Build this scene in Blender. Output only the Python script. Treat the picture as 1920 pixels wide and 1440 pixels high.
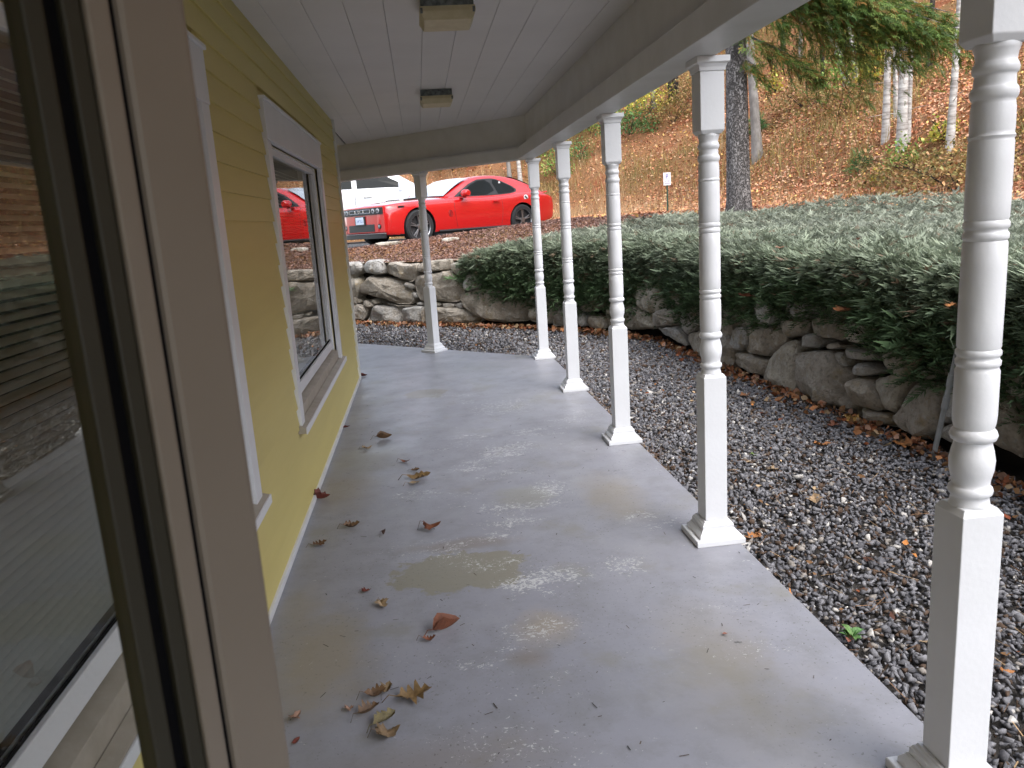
import bpy, bmesh, math, random
import numpy as np
from mathutils import Vector, Matrix, noise

for o in list(bpy.data.objects): bpy.data.objects.remove(o)
S = bpy.context.scene
COL = S.collection
R_ = math.radians
rng = np.random.default_rng(7)
random.seed(7)

# ------------------------------------------------------------------ camera
F_PX = 1464.38
CAM = np.array([0.7867, 0.0, 1.6])
PITCH, YAW, ROLL = 0.2083, 0.1039, -0.0650
def cam_axes(p, t, r):
    fw = np.array([math.sin(t)*math.cos(p), math.cos(t)*math.cos(p), -math.sin(p)])
    rt = np.array([math.cos(t), -math.sin(t), 0.0]); up = np.cross(rt, fw)
    c, s = math.cos(r), math.sin(r)
    return c*rt+s*up, -s*rt+c*up, fw
RT, UP, FW = cam_axes(PITCH, YAW, ROLL)
cd = bpy.data.cameras.new('camera'); cam = bpy.data.objects.new('camera', cd); COL.objects.link(cam)
cd.sensor_width = 36; cd.lens = 36*F_PX/1920; cd.clip_start = 0.02; cd.clip_end = 600
m = Matrix.Identity(4)
for i in range(3):
    m[i][0] = RT[i]; m[i][1] = UP[i]; m[i][2] = -FW[i]; m[i][3] = CAM[i]
cam.matrix_world = m
cd.dof.use_dof = True; cd.dof.focus_distance = 5.0; cd.dof.aperture_fstop = 13
S.camera = cam
S.render.resolution_x, S.render.resolution_y = 1024, 768

# ------------------------------------------------------------------ sky, sun, exposure
SUN_AZ, SUN_EL = 150.0, 55.0       # azimuth measured from +y towards +x
W = bpy.data.worlds.new('World'); S.world = W; W.use_nodes = True
nt = W.node_tree; bg = nt.nodes['Background']
sky = nt.nodes.new('ShaderNodeTexSky'); sky.sky_type = 'NISHITA'; sky.sun_disc = False
sky.sun_elevation = R_(SUN_EL); sky.sun_rotation = R_(SUN_AZ)
sky.air_density = 1.0; sky.dust_density = 2.0; sky.ozone_density = 0.6
hsv = nt.nodes.new('ShaderNodeHueSaturation'); hsv.inputs['Saturation'].default_value = 0.5
nt.links.new(sky.outputs[0], hsv.inputs['Color']); nt.links.new(hsv.outputs[0], bg.inputs['Color'])
bg.inputs['Strength'].default_value = 0.15
sl = bpy.data.lights.new('sun', 'SUN'); sun = bpy.data.objects.new('sun', sl); COL.objects.link(sun)
sl.energy = 0.8; sl.angle = R_(60); sl.color = (1.0, 0.985, 0.975)
az, el = R_(SUN_AZ), R_(SUN_EL)
sdir = Vector((math.sin(az)*math.cos(el), math.cos(az)*math.cos(el), math.sin(el)))
sun.rotation_euler = (-sdir).to_track_quat('-Z', 'Y').to_euler()
S.view_settings.view_transform = 'Standard'; S.view_settings.look = 'None'
S.view_settings.exposure = 1.85; S.view_settings.gamma = 1.0
S.render.engine = 'CYCLES'

# ------------------------------------------------------------------ helpers
def srgb(r, g, b):
    f = lambda c: c/12.92 if c <= 0.04045 else ((c+0.055)/1.055)**2.4
    return (f(r/255), f(g/255), f(b/255))
def ss(t): t = np.clip(t, 0, 1); return t*t*(3-2*t)
def ray(px, py):
    return (px-960)/F_PX*RT - (py-720)/F_PX*UP + FW
def on_plane(px, py, P, N):
    d = ray(px, py); k = np.dot(np.asarray(P)-CAM, N)/np.dot(d, N); return CAM+k*d
def onz(px, py, z): return on_plane(px, py, (0, 0, z), np.array([0, 0, 1.0]))
def at_depth(px, py, D): return CAM+D*ray(px, py)

def newobj(name, me, mat=None, parent=None, loc=None):
    o = bpy.data.objects.new(name, me); COL.objects.link(o)
    if mat is not None:
        for mm in (mat if isinstance(mat, (list, tuple)) else [mat]):
            if len(me.materials) < (len(mat) if isinstance(mat, (list, tuple)) else 1): me.materials.append(mm)
    if parent is not None: o.parent = parent
    if loc is not None: o.location = loc
    return o
def tag(o, label=None, cat=None, group=None, kind=None):
    if label: o['label'] = label
    if cat: o['category'] = cat
    if group: o['group'] = group
    if kind: o['kind'] = kind
    return o
def thing(name, label, cat, loc=(0, 0, 0), rz=0, group=None):
    o = bpy.data.objects.new(name, None); COL.objects.link(o); o.empty_display_size = 0.1
    o.location = loc; o.rotation_euler = (0, 0, rz)
    return tag(o, label, cat, group)

class G:
    """collects geometry for one mesh"""
    def __init__(s): s.v = []; s.f = []
    def add(s, vs, fs):
        n = len(s.v); s.v += [tuple(map(float, v)) for v in vs]; s.f += [tuple(i+n for i in f) for f in fs]; return s
    def box(s, x0, x1, y0, y1, z0, z1):
        return s.add([(x0,y0,z0),(x1,y0,z0),(x1,y1,z0),(x0,y1,z0),(x0,y0,z1),(x1,y0,z1),(x1,y1,z1),(x0,y1,z1)],
                     [(0,3,2,1),(4,5,6,7),(0,1,5,4),(1,2,6,5),(2,3,7,6),(3,0,4,7)])
    def obox(s, o, u, v, w, a, b, c):
        """box with corner ranges a,b,c along unit axes u,v,w from o"""
        o, u, v, w = map(np.asarray, (o, u, v, w))
        P = [o+u*x+v*y+w*z for z in c for (x, y) in ((a[0],b[0]),(a[1],b[0]),(a[1],b[1]),(a[0],b[1]))]
        return s.add(P, [(0,3,2,1),(4,5,6,7),(0,1,5,4),(1,2,6,5),(2,3,7,6),(3,0,4,7)])
    def lathe(s, prof, n=24, axis='z', c=(0, 0, 0), rot=0.0, cap=True):
        vs = []
        for (z, r) in prof:
            for k in range(n):
                a = 2*math.pi*k/n+rot; p = (r*math.cos(a), r*math.sin(a), z)
                if axis == 'y': p = (p[0], z, p[1])
                if axis == 'x': p = (z, p[0], p[1])
                vs.append((p[0]+c[0], p[1]+c[1], p[2]+c[2]))
        fs = [(i*n+k, i*n+(k+1) % n, (i+1)*n+(k+1) % n, (i+1)*n+k) for i in range(len(prof)-1) for k in range(n)]
        if cap: fs += [tuple(range(n))[::-1], tuple((len(prof)-1)*n+k for k in range(n))]
        return s.add(vs, fs)
    def tube(s, pts, rad, n=8):
        pts = [np.asarray(p, float) for p in pts]; vs = []; N = len(pts)
        if not hasattr(rad, '__len__'): rad = [rad]*N
        ref = np.array([0.31, 0.17, 0.93]); ref /= np.linalg.norm(ref)
        for i, p in enumerate(pts):
            t = pts[min(i+1, N-1)]-pts[max(i-1, 0)]; t /= (np.linalg.norm(t)+1e-9)
            r0 = ref if abs(t@ref) < .95 else np.array([1.0, 0, 0])
            a = np.cross(t, r0); a /= np.linalg.norm(a); b = np.cross(t, a)
            for k in range(n):
                q = 2*math.pi*k/n; vs.append(p+rad[i]*(math.cos(q)*a+math.sin(q)*b))
        fs = [(i*n+k, i*n+(k+1) % n, (i+1)*n+(k+1) % n, (i+1)*n+k) for i in range(N-1) for k in range(n)]
        fs += [tuple(range(n))[::-1], tuple((N-1)*n+k for k in range(n))]
        return s.add(vs, fs)
    def prism(s, poly, z0, z1, fn=None):
        """2d polygon extruded; fn maps (a,b,h) to xyz"""
        fn = fn or (lambda a, b, h: (a, b, h)); n = len(poly)
        vs = [fn(a, b, z0) for a, b in poly]+[fn(a, b, z1) for a, b in poly]
        fs = [tuple(range(n))[::-1], tuple(range(n, 2*n))]+[(i, (i+1) % n, n+(i+1) % n, n+i) for i in range(n)]
        return s.add(vs, fs)
    def build(s, name, mat=None, parent=None, smooth=None, bevel=0, loc=None, recalc=True):
        me = bpy.data.meshes.new(name); me.from_pydata(s.v, [], s.f)
        bm = bmesh.new(); bm.from_mesh(me)
        if recalc: bmesh.ops.recalc_face_normals(bm, faces=bm.faces)
        if bevel:
            es = [e for e in bm.edges if len(e.link_faces) == 2 and e.calc_face_angle(0) > 0.6]
            bmesh.ops.bevel(bm, geom=es, offset=bevel, segments=2, profile=0.5, affect='EDGES', clamp_overlap=True)
        bm.to_mesh(me); bm.free()
        if smooth is not None:
            me.polygons.foreach_set('use_smooth', [True]*len(me.polygons))
            me.set_sharp_from_angle(angle=smooth)
        return newobj(name, me, mat, parent, loc)

def fast_mesh(name, V, Fc, colors=None, smooth=False):
    """V (n,3), Fc (m,k) arrays with constant k"""
    me = bpy.data.meshes.new(name); V = np.asarray(V, np.float32); Fc = np.asarray(Fc, np.int32)
    k = Fc.shape[1]; mcount = len(Fc)
    me.vertices.add(len(V)); me.vertices.foreach_set('co', V.ravel())
    me.loops.add(mcount*k); me.loops.foreach_set('vertex_index', Fc.ravel())
    me.polygons.add(mcount); me.polygons.foreach_set('loop_start', np.arange(0, mcount*k, k, dtype=np.int32))
    me.update(calc_edges=True)
    if smooth: me.polygons.foreach_set('use_smooth', np.ones(mcount, bool))
    if colors is not None:
        at = me.color_attributes.new('Col', 'FLOAT_COLOR', 'POINT')
        c = np.ones((len(V), 4), np.float32); c[:, :3] = colors; at.data.foreach_set('color', c.ravel())
    return me
def scatter(pv, pf, P, Rm, sc, colors, tipshade=None):
    """instances of one small proto mesh merged: P (n,3), Rm (n,3,3), sc (n,) or (n,3), colors (n,3)"""
    pv = np.asarray(pv, float); pf = np.asarray(pf, int); n = len(P); k = len(pv)
    sc = np.asarray(sc, float)
    if sc.ndim == 1: sc = sc[:, None].repeat(3, 1)
    L = pv[None]*sc[:, None, :]
    V = np.einsum('nij,nkj->nki', Rm, L)+np.asarray(P)[:, None, :]
    Fc = (pf[None]+(np.arange(n)*k)[:, None, None]).reshape(-1, pf.shape[1])
    C = np.asarray(colors)[:, None, :].repeat(k, 1)
    if tipshade is not None: C = C*np.asarray(tipshade)[None, :, None]
    return V.reshape(-1, 3), Fc, C.reshape(-1, 3)
def merge(parts):
    Vs, Fs, Cs = [], [], []; n = 0
    for V, Fc, C in parts:
        Vs.append(V); Fs.append(Fc+n); Cs.append(C); n += len(V)
    return np.concatenate(Vs), np.concatenate(Fs), np.concatenate(Cs)
def rot_to(dirs, spin=None):
    """matrices whose x axis points along dirs, rolled by spin"""
    x = dirs/np.linalg.norm(dirs, axis=1, keepdims=True)
    up = np.tile([0.0, 0, 1.0], (len(x), 1)); bad = np.abs(x[:, 2]) > .97; up[bad] = [1.0, 0, 0]
    y = np.cross(up, x); y /= np.linalg.norm(y, axis=1, keepdims=True); z = np.cross(x, y)
    if spin is not None:
        c, s = np.cos(spin)[:, None], np.sin(spin)[:, None]; y, z = c*y+s*z, -s*y+c*z
    return np.stack([x, y, z], 2)
def rand_dirs(n):
    d = rng.normal(size=(n, 3)); return d/np.linalg.norm(d, axis=1, keepdims=True)

# ------------------------------------------------------------------ materials
def mat(name, col, rough=0.6, var=0.0, vscale=6.0, col2=None, bump=0.0, bscale=40.0, metal=0.0, spec=0.5, attr=False, vstretch=(1, 1, 1), coat=0.0):
    m = bpy.data.materials.new(name); m.use_nodes = True; nt = m.node_tree; b = nt.nodes['Principled BSDF']
    b.inputs['Roughness'].default_value = rough; b.inputs['Metallic'].default_value = metal
    b.inputs['Specular IOR Level'].default_value = spec; b.inputs['Coat Weight'].default_value = coat
    b.inputs['Base Color'].default_value = (*col, 1)
    tc = nt.nodes.new('ShaderNodeTexCoord'); mp = nt.nodes.new('ShaderNodeMapping'); mp.inputs['Scale'].default_value = vstretch
    nt.links.new(tc.outputs['Object'], mp.inputs['Vector'])
    src = None
    if attr:
        a = nt.nodes.new('ShaderNodeAttribute'); a.attribute_name = 'Col'; src = a.outputs['Color']
    if var > 0 or col2 is not None:
        n = nt.nodes.new('ShaderNodeTexNoise'); n.inputs['Scale'].default_value = vscale; n.inputs['Detail'].default_value = 6; n.inputs['Roughness'].default_value = .6
        nt.links.new(mp.outputs[0], n.inputs['Vector'])
        mx = nt.nodes.new('ShaderNodeMix'); mx.data_type = 'RGBA'
        rmp = nt.nodes.new('ShaderNodeMapRange'); rmp.inputs['From Min'].default_value = .35; rmp.inputs['From Max'].default_value = .65
        nt.links.new(n.outputs['Fac'], rmp.inputs['Value']); nt.links.new(rmp.outputs[0], mx.inputs['Factor'])
        if src is None:
            c2 = col2 if col2 is not None else tuple(c*(1-var) for c in col)
            mx.inputs['A'].default_value = (*col, 1); mx.inputs['B'].default_value = (*c2, 1); src = mx.outputs['Result']
        else:
            mx.inputs['A'].default_value = (1, 1, 1, 1); mx.inputs['B'].default_value = (1-var, 1-var, 1-var, 1)
            mu = nt.nodes.new('ShaderNodeMix'); mu.data_type = 'RGBA'; mu.blend_type = 'MULTIPLY'; mu.inputs['Factor'].default_value = 1
            nt.links.new(src, mu.inputs['A']); nt.links.new(mx.outputs['Result'], mu.inputs['B']); src = mu.outputs['Result']
    if src is not None: nt.links.new(src, b.inputs['Base Color'])
    if bump > 0:
        n2 = nt.nodes.new('ShaderNodeTexNoise'); n2.inputs['Scale'].default_value = bscale; n2.inputs['Detail'].default_value = 5
        nt.links.new(mp.outputs[0], n2.inputs['Vector'])
        bp = nt.nodes.new('ShaderNodeBump'); bp.inputs['Strength'].default_value = bump; bp.inputs['Distance'].default_value = .02
        nt.links.new(n2.outputs['Fac'], bp.inputs['Height']); nt.links.new(bp.outputs[0], b.inputs['Normal'])
    return m
def glass(name, tint=(0.9, 0.95, 0.92), boost=1.0, ior=1.5):
    m = bpy.data.materials.new(name); m.use_nodes = True; nt = m.node_tree
    for n in list(nt.nodes): nt.nodes.remove(n)
    out = nt.nodes.new('ShaderNodeOutputMaterial'); t = nt.nodes.new('ShaderNodeBsdfTransparent'); g = nt.nodes.new('ShaderNodeBsdfGlossy')
    t.inputs[0].default_value = (*tint, 1); g.inputs['Roughness'].default_value = 0.0; g.inputs[0].default_value = (1, 1, 1, 1)
    fr = nt.nodes.new('ShaderNodeFresnel'); fr.inputs[0].default_value = ior
    mu = nt.nodes.new('ShaderNodeMath'); mu.operation = 'MULTIPLY'; mu.use_clamp = True; mu.inputs[1].default_value = boost
    mx = nt.nodes.new('ShaderNodeMixShader'); nt.links.new(fr.outputs[0], mu.inputs[0]); nt.links.new(mu.outputs[0], mx.inputs[0])
    nt.links.new(t.outputs[0], mx.inputs[1]); nt.links.new(g.outputs[0], mx.inputs[2]); nt.links.new(mx.outputs[0], out.inputs[0])
    return m

M = {}
M['white'] = mat('white_paint', (0.73, 0.735, 0.755), .42, col2=(.69, .695, .71), vscale=3, bump=.05, bscale=60)
M['trim'] = mat('trim_paint', (0.70, 0.70, 0.70), .45, col2=(.63, .63, .62), vscale=4, bump=.05, bscale=50)
M['ceil'] = mat('ceiling_paint', (0.76, 0.735, 0.72), .5, col2=(.71, .685, .67), vscale=1.5, bump=.04, bscale=40)
M['sillwood'] = mat('sill_paint', (0.42, 0.37, 0.31), .5, col2=(.34, .30, .24), vscale=9)
M['yellow'] = mat('yellow_siding', (0.62, 0.52, 0.19), .5, col2=(.57, .475, .17), vscale=2.2, bump=.12, bscale=9, vstretch=(1, .25, 2))
M['doorface'] = mat('door_face', (0.225, 0.193, 0.157), .5, col2=(.205, .175, .14), vscale=5)  # frame colour darkened, its lack of light put into the paint
M['olive'] = mat('olive_bead', (0.022, 0.02, 0.010), .6)
M['black'] = mat('black_rubber', (0.004, 0.004, 0.005), .9, spec=.1)
M['pane'] = glass('window_glass', (.84, .88, .86), 1.15)
M['doorpane'] = glass('door_glass', (.86, .89, .86), .8)
M['room'] = mat('unlit_room', (0.03, 0.03, 0.028), .9)
M['slat'] = mat('blind_slat', (0.62, 0.63, 0.60), .6)
M['lamp_metal'] = mat('lamp_metal', (0.22, 0.24, 0.23), .5, col2=(.05, .06, .055), vscale=30)
M['diffuser'] = mat('lamp_diffuser', (0.62, 0.54, 0.34), .4, col2=(.52, .44, .25), vscale=14)
M['leaf'] = mat('leaf', (1, 1, 1), .6, attr=True, var=.45, vscale=45, bump=.2, bscale=120)
M['foliage'] = mat('foliage', (1, 1, 1), .55, attr=True, spec=.3)
M['litter'] = mat('leaf_litter', (1, 1, 1), .75, attr=True, spec=.2)
M['gravel'] = mat('gravel_stone', (1, 1, 1), .8, attr=True, var=.35, vscale=60, spec=.3)
M['stone'] = None
M['sprucebark'] = None

def leafmat_translucent(m, amt=.35):
    nt = m.node_tree; b = nt.nodes['Principled BSDF']; out = [n for n in nt.nodes if n.type == 'OUTPUT_MATERIAL'][0]
    t = nt.nodes.new('ShaderNodeBsdfTranslucent'); mx = nt.nodes.new('ShaderNodeMixShader'); mx.inputs[0].default_value = amt
    src = b.inputs['Base Color'].links[0].from_socket; nt.links.new(src, t.inputs[0])
    nt.links.new(b.outputs[0], mx.inputs[1]); nt.links.new(t.outputs[0], mx.inputs[2]); nt.links.new(mx.outputs[0], out.inputs[0])
leafmat_translucent(M['foliage'], .25)

def floor_material():
    m = bpy.data.materials.new('painted_concrete'); m.use_nodes = True; nt = m.node_tree; b = nt.nodes['Principled BSDF']; L = nt.links
    tc = nt.nodes.new('ShaderNodeTexCoord').outputs['Object']
    def noise_(scale, detail=5, rough=.6, vec=tc, dist=0.0):
        n = nt.nodes.new('ShaderNodeTexNoise'); n.inputs['Scale'].default_value = scale; n.inputs['Detail'].default_value = detail
        n.inputs['Roughness'].default_value = rough; n.inputs['Distortion'].default_value = dist; L.new(vec, n.inputs['Vector']); return n.outputs['Fac']
    def rng_(v, a, bb, lo=0, hi=1):
        r = nt.nodes.new('ShaderNodeMapRange'); r.inputs[1].default_value = a; r.inputs[2].default_value = bb; r.inputs[3].default_value = lo; r.inputs[4].default_value = hi
        L.new(v, r.inputs[0]); return r.outputs[0]
    def math_(op, a, bb):
        n = nt.nodes.new('ShaderNodeMath'); n.operation = op
        for i, x in enumerate((a, bb)):
            if hasattr(x, 'links'): L.new(x, n.inputs[i])
            else: n.inputs[i].default_value = x
        return n.outputs[0]
    def mix_(f, a, bb):
        n = nt.nodes.new('ShaderNodeMix'); n.data_type = 'RGBA'; L.new(f, n.inputs['Factor'])
        for k, x in (('A', a), ('B', bb)):
            if hasattr(x, 'links'): L.new(x, n.inputs[k])
            else: n.inputs[k].default_value = (*x, 1)
        return n.outputs['Result']
    def mapping_(loc=(0, 0, 0), sc=(1, 1, 1)):
        mp = nt.nodes.new('ShaderNodeMapping'); mp.inputs['Location'].default_value = loc; mp.inputs['Scale'].default_value = sc; L.new(tc, mp.inputs[0]); return mp.outputs[0]
    wob = noise_(5, 5); wob2 = noise_(22, 4)
    def blob(px, py, rx, ry, soft=.25, wamt=1.5, rot=0):
        P = onz(px, py, 0)
        mp = nt.nodes.new('ShaderNodeMapping'); mp.vector_type = 'TEXTURE'
        mp.inputs['Location'].default_value = (P[0], P[1], 0); mp.inputs['Scale'].default_value = (rx, ry, 1); mp.inputs['Rotation'].default_value = (0, 0, rot)
        L.new(tc, mp.inputs[0])
        ln = nt.nodes.new('ShaderNodeVectorMath'); ln.operation = 'LENGTH'; L.new(mp.outputs[0], ln.inputs[0])
        d = math_('ADD', ln.outputs['Value'], math_('ADD', math_('MULTIPLY', math_('SUBTRACT', wob, .5), wamt), math_('MULTIPLY', math_('SUBTRACT', wob2, .5), wamt*.4)))
        return rng_(d, 1+soft, 1-soft)
    base = mix_(rng_(noise_(1.3, 4), .35, .65), (0.285, 0.285, 0.320), (0.250, 0.250, 0.280))
    base = mix_(rng_(noise_(5.5, 7, .72), .46, .70, 0, .8), base, (0.205, 0.205, 0.212))
    base = mix_(rng_(noise_(3.1, 7, .7, mapping_((5, 2, 0), (1, .6, 1))), .52, .72, 0, .6), base, (0.30, 0.30, 0.315))
    olive, tan, brown = (0.225, 0.21, 0.165), (0.27, 0.235, 0.18), (0.19, 0.15, 0.105)
    gen = math_('MULTIPLY', rng_(noise_(1.9, 6, .62), .56, .66), .75)
    base = mix_(gen, base, (0.235, 0.228, 0.21))
    for (px, py, rx, ry, c, am, soft) in ((865, 1070, .30, .21, olive, 1, .06), (880, 1020, .26, .07, brown, .5, .4), (800, 738, .20, .20, olive, .85, .1), (1150, 930, .15, .34, tan, .6, .5),
            (600, 1240, .17, .30, tan, .8, .5), (640, 920, .18, .30, tan, .6, .6), (690, 860, .22, .3, (.25, .24, .20), .6, .5), (992, 1236, .06, .05, brown, .5, .7), (1330, 1200, .16, .25, tan, .35, .6),
            (1400, 1300, .2, .3, tan, .3, .6), (985, 930, .16, .16, (.26, .255, .22), .7, .3), (560, 1150, .08, .2, tan, .5, .6), (1020, 1175, .10, .12, (.33, .28, .22), .7, .5), (840, 1425, .3, .1, brown, .35, .6), (900, 690, .3, .3, (.2, .2, .2), .4, .6)):
        base = mix_(math_('MULTIPLY', blob(px, py, rx, ry, soft), am), base, c)
    # flakes of worn paint: clustered, stretched across the porch
    fl = noise_(46, 7, .74, mapping_((0, 0, 0), (.8, 1.0, 1)), 1.3)
    clus = rng_(noise_(2.6, 4, .6, mapping_((3.1, .7, 0), (.55, 1, 1))), .50, .64)
    clus = math_('MULTIPLY', clus, blob(980, 900, .85, 3.2, .6, .8))
    for (px, py, rx, ry, am) in ((1030, 918, .12, .16, 1), (1035, 1080, .20, .10, 1), (985, 1095, .12, .08, 1.2), (1160, 1060, .12, .12, .8), (940, 765, .3, .35, .75), (960, 840, .25, .16, .9), (1010, 1180, .16, .12, .8), (1090, 775, .15, .3, .6)):
        clus = math_('MAXIMUM', clus, math_('MULTIPLY', blob(px, py, rx, ry, .5), am))
    fm = rng_(math_('ADD', math_('MULTIPLY', clus, .155), fl), .665, .70)
    base = mix_(math_('MULTIPLY', fm, .85), base, (0.58, 0.58, 0.57))
    # fine dark grit towards the open edge
    gr = math_('MULTIPLY', rng_(noise_(64, 4, .66), .615, .66), rng_(noise_(1.6, 3), .36, .56))
    base = mix_(math_('MULTIPLY', gr, .75), base, (0.075, 0.07, 0.06))
    L.new(base, b.inputs['Base Color'])
    b.inputs['Specular IOR Level'].default_value = .5
    L.new(rng_(noise_(2.2, 5), .3, .7, .30, .50), b.inputs['Roughness'])
    bp = nt.nodes.new('ShaderNodeBump'); bp.inputs['Strength'].default_value = .12; bp.inputs['Distance'].default_value = .01
    L.new(math_('ADD', noise_(14, 6, .6), math_('MULTIPLY', fm, .4)), bp.inputs['Height']); L.new(bp.outputs[0], b.inputs['Normal'])
    return m

def stone_material():
    m = bpy.data.materials.new('rubble_stone'); m.use_nodes = True; nt = m.node_tree; b = nt.nodes['Principled BSDF']; L = nt.links
    tc = nt.nodes.new('ShaderNodeTexCoord').outputs['Object']; a = nt.nodes.new('ShaderNodeAttribute'); a.attribute_name = 'Col'
    def noise_(scale, detail=6, rough=.65):
        n = nt.nodes.new('ShaderNodeTexNoise'); n.inputs['Scale'].default_value = scale; n.inputs['Detail'].default_value = detail; n.inputs['Roughness'].default_value = rough
        L.new(tc, n.inputs['Vector']); return n.outputs['Fac']
    def mix_(f, A, B, lo, hi, amt=1.0, mode='MIX'):
        r = nt.nodes.new('ShaderNodeMapRange'); r.inputs[1].default_value = lo; r.inputs[2].default_value = hi; r.inputs[4].default_value = amt; L.new(f, r.inputs[0])
        n = nt.nodes.new('ShaderNodeMix'); n.data_type = 'RGBA'; n.blend_type = mode; L.new(r.outputs[0], n.inputs['Factor']); L.new(A, n.inputs['A']); n.inputs['B'].default_value = (*B, 1); return n.outputs['Result']
    c = mix_(noise_(7), a.outputs['Color'], (.20, .17, .125), .42, .66, .65)
    c = mix_(noise_(3.3), c, (.26, .19, .085), .56, .7, .75)
    c = mix_(noise_(19, 7, .72), c, (.60, .58, .53), .55, .64, .8)
    c = mix_(noise_(38, 5), c, (.09, .078, .066), .50, .68, .6)
    L.new(c, b.inputs['Base Color']); b.inputs['Roughness'].default_value = .85; b.inputs['Specular IOR Level'].default_value = .3
    bp = nt.nodes.new('ShaderNodeBump'); bp.inputs['Strength'].default_value = .8; bp.inputs['Distance'].default_value = .035
    L.new(noise_(22, 8, .7), bp.inputs['Height']); L.new(bp.outputs[0], b.inputs['Normal'])
    return m
M['stone'] = stone_material()

def bark_material(name, c1, c2, sc, stretch, bump):
    m = mat(name, c1, .9, col2=c2, vscale=sc, vstretch=stretch, spec=.2)
    nt = m.node_tree; b = nt.nodes['Principled BSDF']; mp = [n for n in nt.nodes if n.type == 'MAPPING'][0]
    v = nt.nodes.new('ShaderNodeTexVoronoi'); v.feature = 'DISTANCE_TO_EDGE'; v.inputs['Scale'].default_value = sc*1.6
    nz = nt.nodes.new('ShaderNodeTexNoise'); nz.inputs['Scale'].default_value = sc*2; nt.links.new(mp.outputs[0], nz.inputs['Vector'])
    ad = nt.nodes.new('ShaderNodeVectorMath'); ad.operation = 'ADD'; nt.links.new(mp.outputs[0], ad.inputs[0])
    scl = nt.nodes.new('ShaderNodeVectorMath'); scl.operation = 'SCALE'; scl.inputs['Scale'].default_value = .25; nt.links.new(nz.outputs['Color'], scl.inputs[0])
    nt.links.new(scl.outputs[0], ad.inputs[1]); nt.links.new(ad.outputs[0], v.inputs['Vector'])
    r = nt.nodes.new('ShaderNodeMapRange'); r.inputs[2].default_value = .16; nt.links.new(v.outputs['Distance'], r.inputs[0])
    mu = nt.nodes.new('ShaderNodeMix'); mu.data_type = 'RGBA'; nt.links.new(r.outputs[0], mu.inputs['Factor']); mu.inputs['A'].default_value = (*(x*.50 for x in c2), 1)
    nt.links.new(b.inputs['Base Color'].links[0].from_socket, mu.inputs['B']); nt.links.new(mu.outputs['Result'], b.inputs['Base Color'])
    bp = nt.nodes.new('ShaderNodeBump'); bp.inputs['Strength'].default_value = bump; bp.inputs['Distance'].default_value = .04
    nt.links.new(r.outputs[0], bp.inputs['Height']); nt.links.new(bp.outputs[0], b.inputs['Normal'])
    return m
M['sprucebark'] = bark_material('spruce_bark', (.30, .272, .258), (.18, .158, .148), 10, (1, 1, .5), 1.0)
M['darkbark'] = bark_material('dark_bark', (.075, .06, .05), (.03, .025, .02), 10, (1, 1, .3), .7)
M['birch'] = mat('birch_bark', (.52, .49, .45), .7, col2=(.20, .17, .15), vscale=3.2, vstretch=(1, 1, 5), bump=.4, bscale=18)
M['greybark'] = mat('grey_bark', (.24, .22, .20), .85, col2=(.13, .115, .10), vscale=6, vstretch=(1, 1, .5), bump=.6, bscale=20)

# ------------------------------------------------------------------ plan of the place
EX = 2.20                                     # porch edge
YB = -5.5                                     # porch behind the camera, unseen, length set to cut light
WALL = np.array([(4.3, -16), (4.2, -3), (4.10, 3.6), (3.90, 7.5), (3.82, 9.6), (3.45, 10.55), (2.45, 11.72), (1.39, 12.70), (0.15, 13.65), (-0.8, 14.5), (-6, 19.0), (-14, 26)], float)
seg = np.diff(WALL, axis=0); SL = np.concatenate([[0], np.cumsum(np.linalg.norm(seg, axis=1))])
def wall_pt(s):
    s = np.asarray(s, float); return np.stack([np.interp(s, SL, WALL[:, 0]), np.interp(s, SL, WALL[:, 1])], -1)
segn = np.stack([seg[:, 1], -seg[:, 0]], 1)/np.linalg.norm(seg, axis=1)[:, None]      # outward (away from the house)
vn = np.concatenate([segn[:1], (segn[:-1]+segn[1:])/2, segn[-1:]]); vn /= np.linalg.norm(vn, axis=1)[:, None]
def wall_n(s):
    n = np.stack([np.interp(s, SL, vn[:, 0]), np.interp(s, SL, vn[:, 1])], -1); return n/np.linalg.norm(n, axis=-1, keepdims=True)
def sdist(line, x, y):
    """signed distance to a polyline, positive on its right-hand side"""
    P = np.stack([np.ravel(x), np.ravel(y)], 1).astype(float); best = np.full(len(P), 1e9); sg = np.ones(len(P)); sp = np.zeros(len(P)); acc = 0
    for a, b in zip(line[:-1], line[1:]):
        ab = b-a; L2 = ab@ab; t = np.clip((P-a)@ab/L2, 0, 1); q = a+t[:, None]*ab; d = np.linalg.norm(P-q, axis=1)
        c = ab[1]*(P[:, 0]-a[0])-ab[0]*(P[:, 1]-a[1]); u = d < best-1e-9
        best = np.where(u, d, best); sg = np.where(u, np.sign(c), sg); sp = np.where(u, acc+t*math.sqrt(L2), sp); acc += math.sqrt(L2)
    return (best*sg).reshape(np.shape(x)), sp.reshape(np.shape(x))
HILL = np.array([(9.6, -60), (9.2, 8), (8.8, 17), (8.0, 24), (4, 28), (-4, 31), (-70, 37)], float)
CA = np.array([-.6, 15.55]); CT = np.array([.933, .359]); CN = np.array([-.359, .933])
def bumps(x, y, k=1.0):
    return (np.sin(x*1.7*k+y*.6)+np.sin(y*2.1*k-x*.8+1.3)+np.sin((x+y)*.9*k+.4)+.6*np.sin(x*4.3*k-y*3.1*k))/3.6
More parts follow.
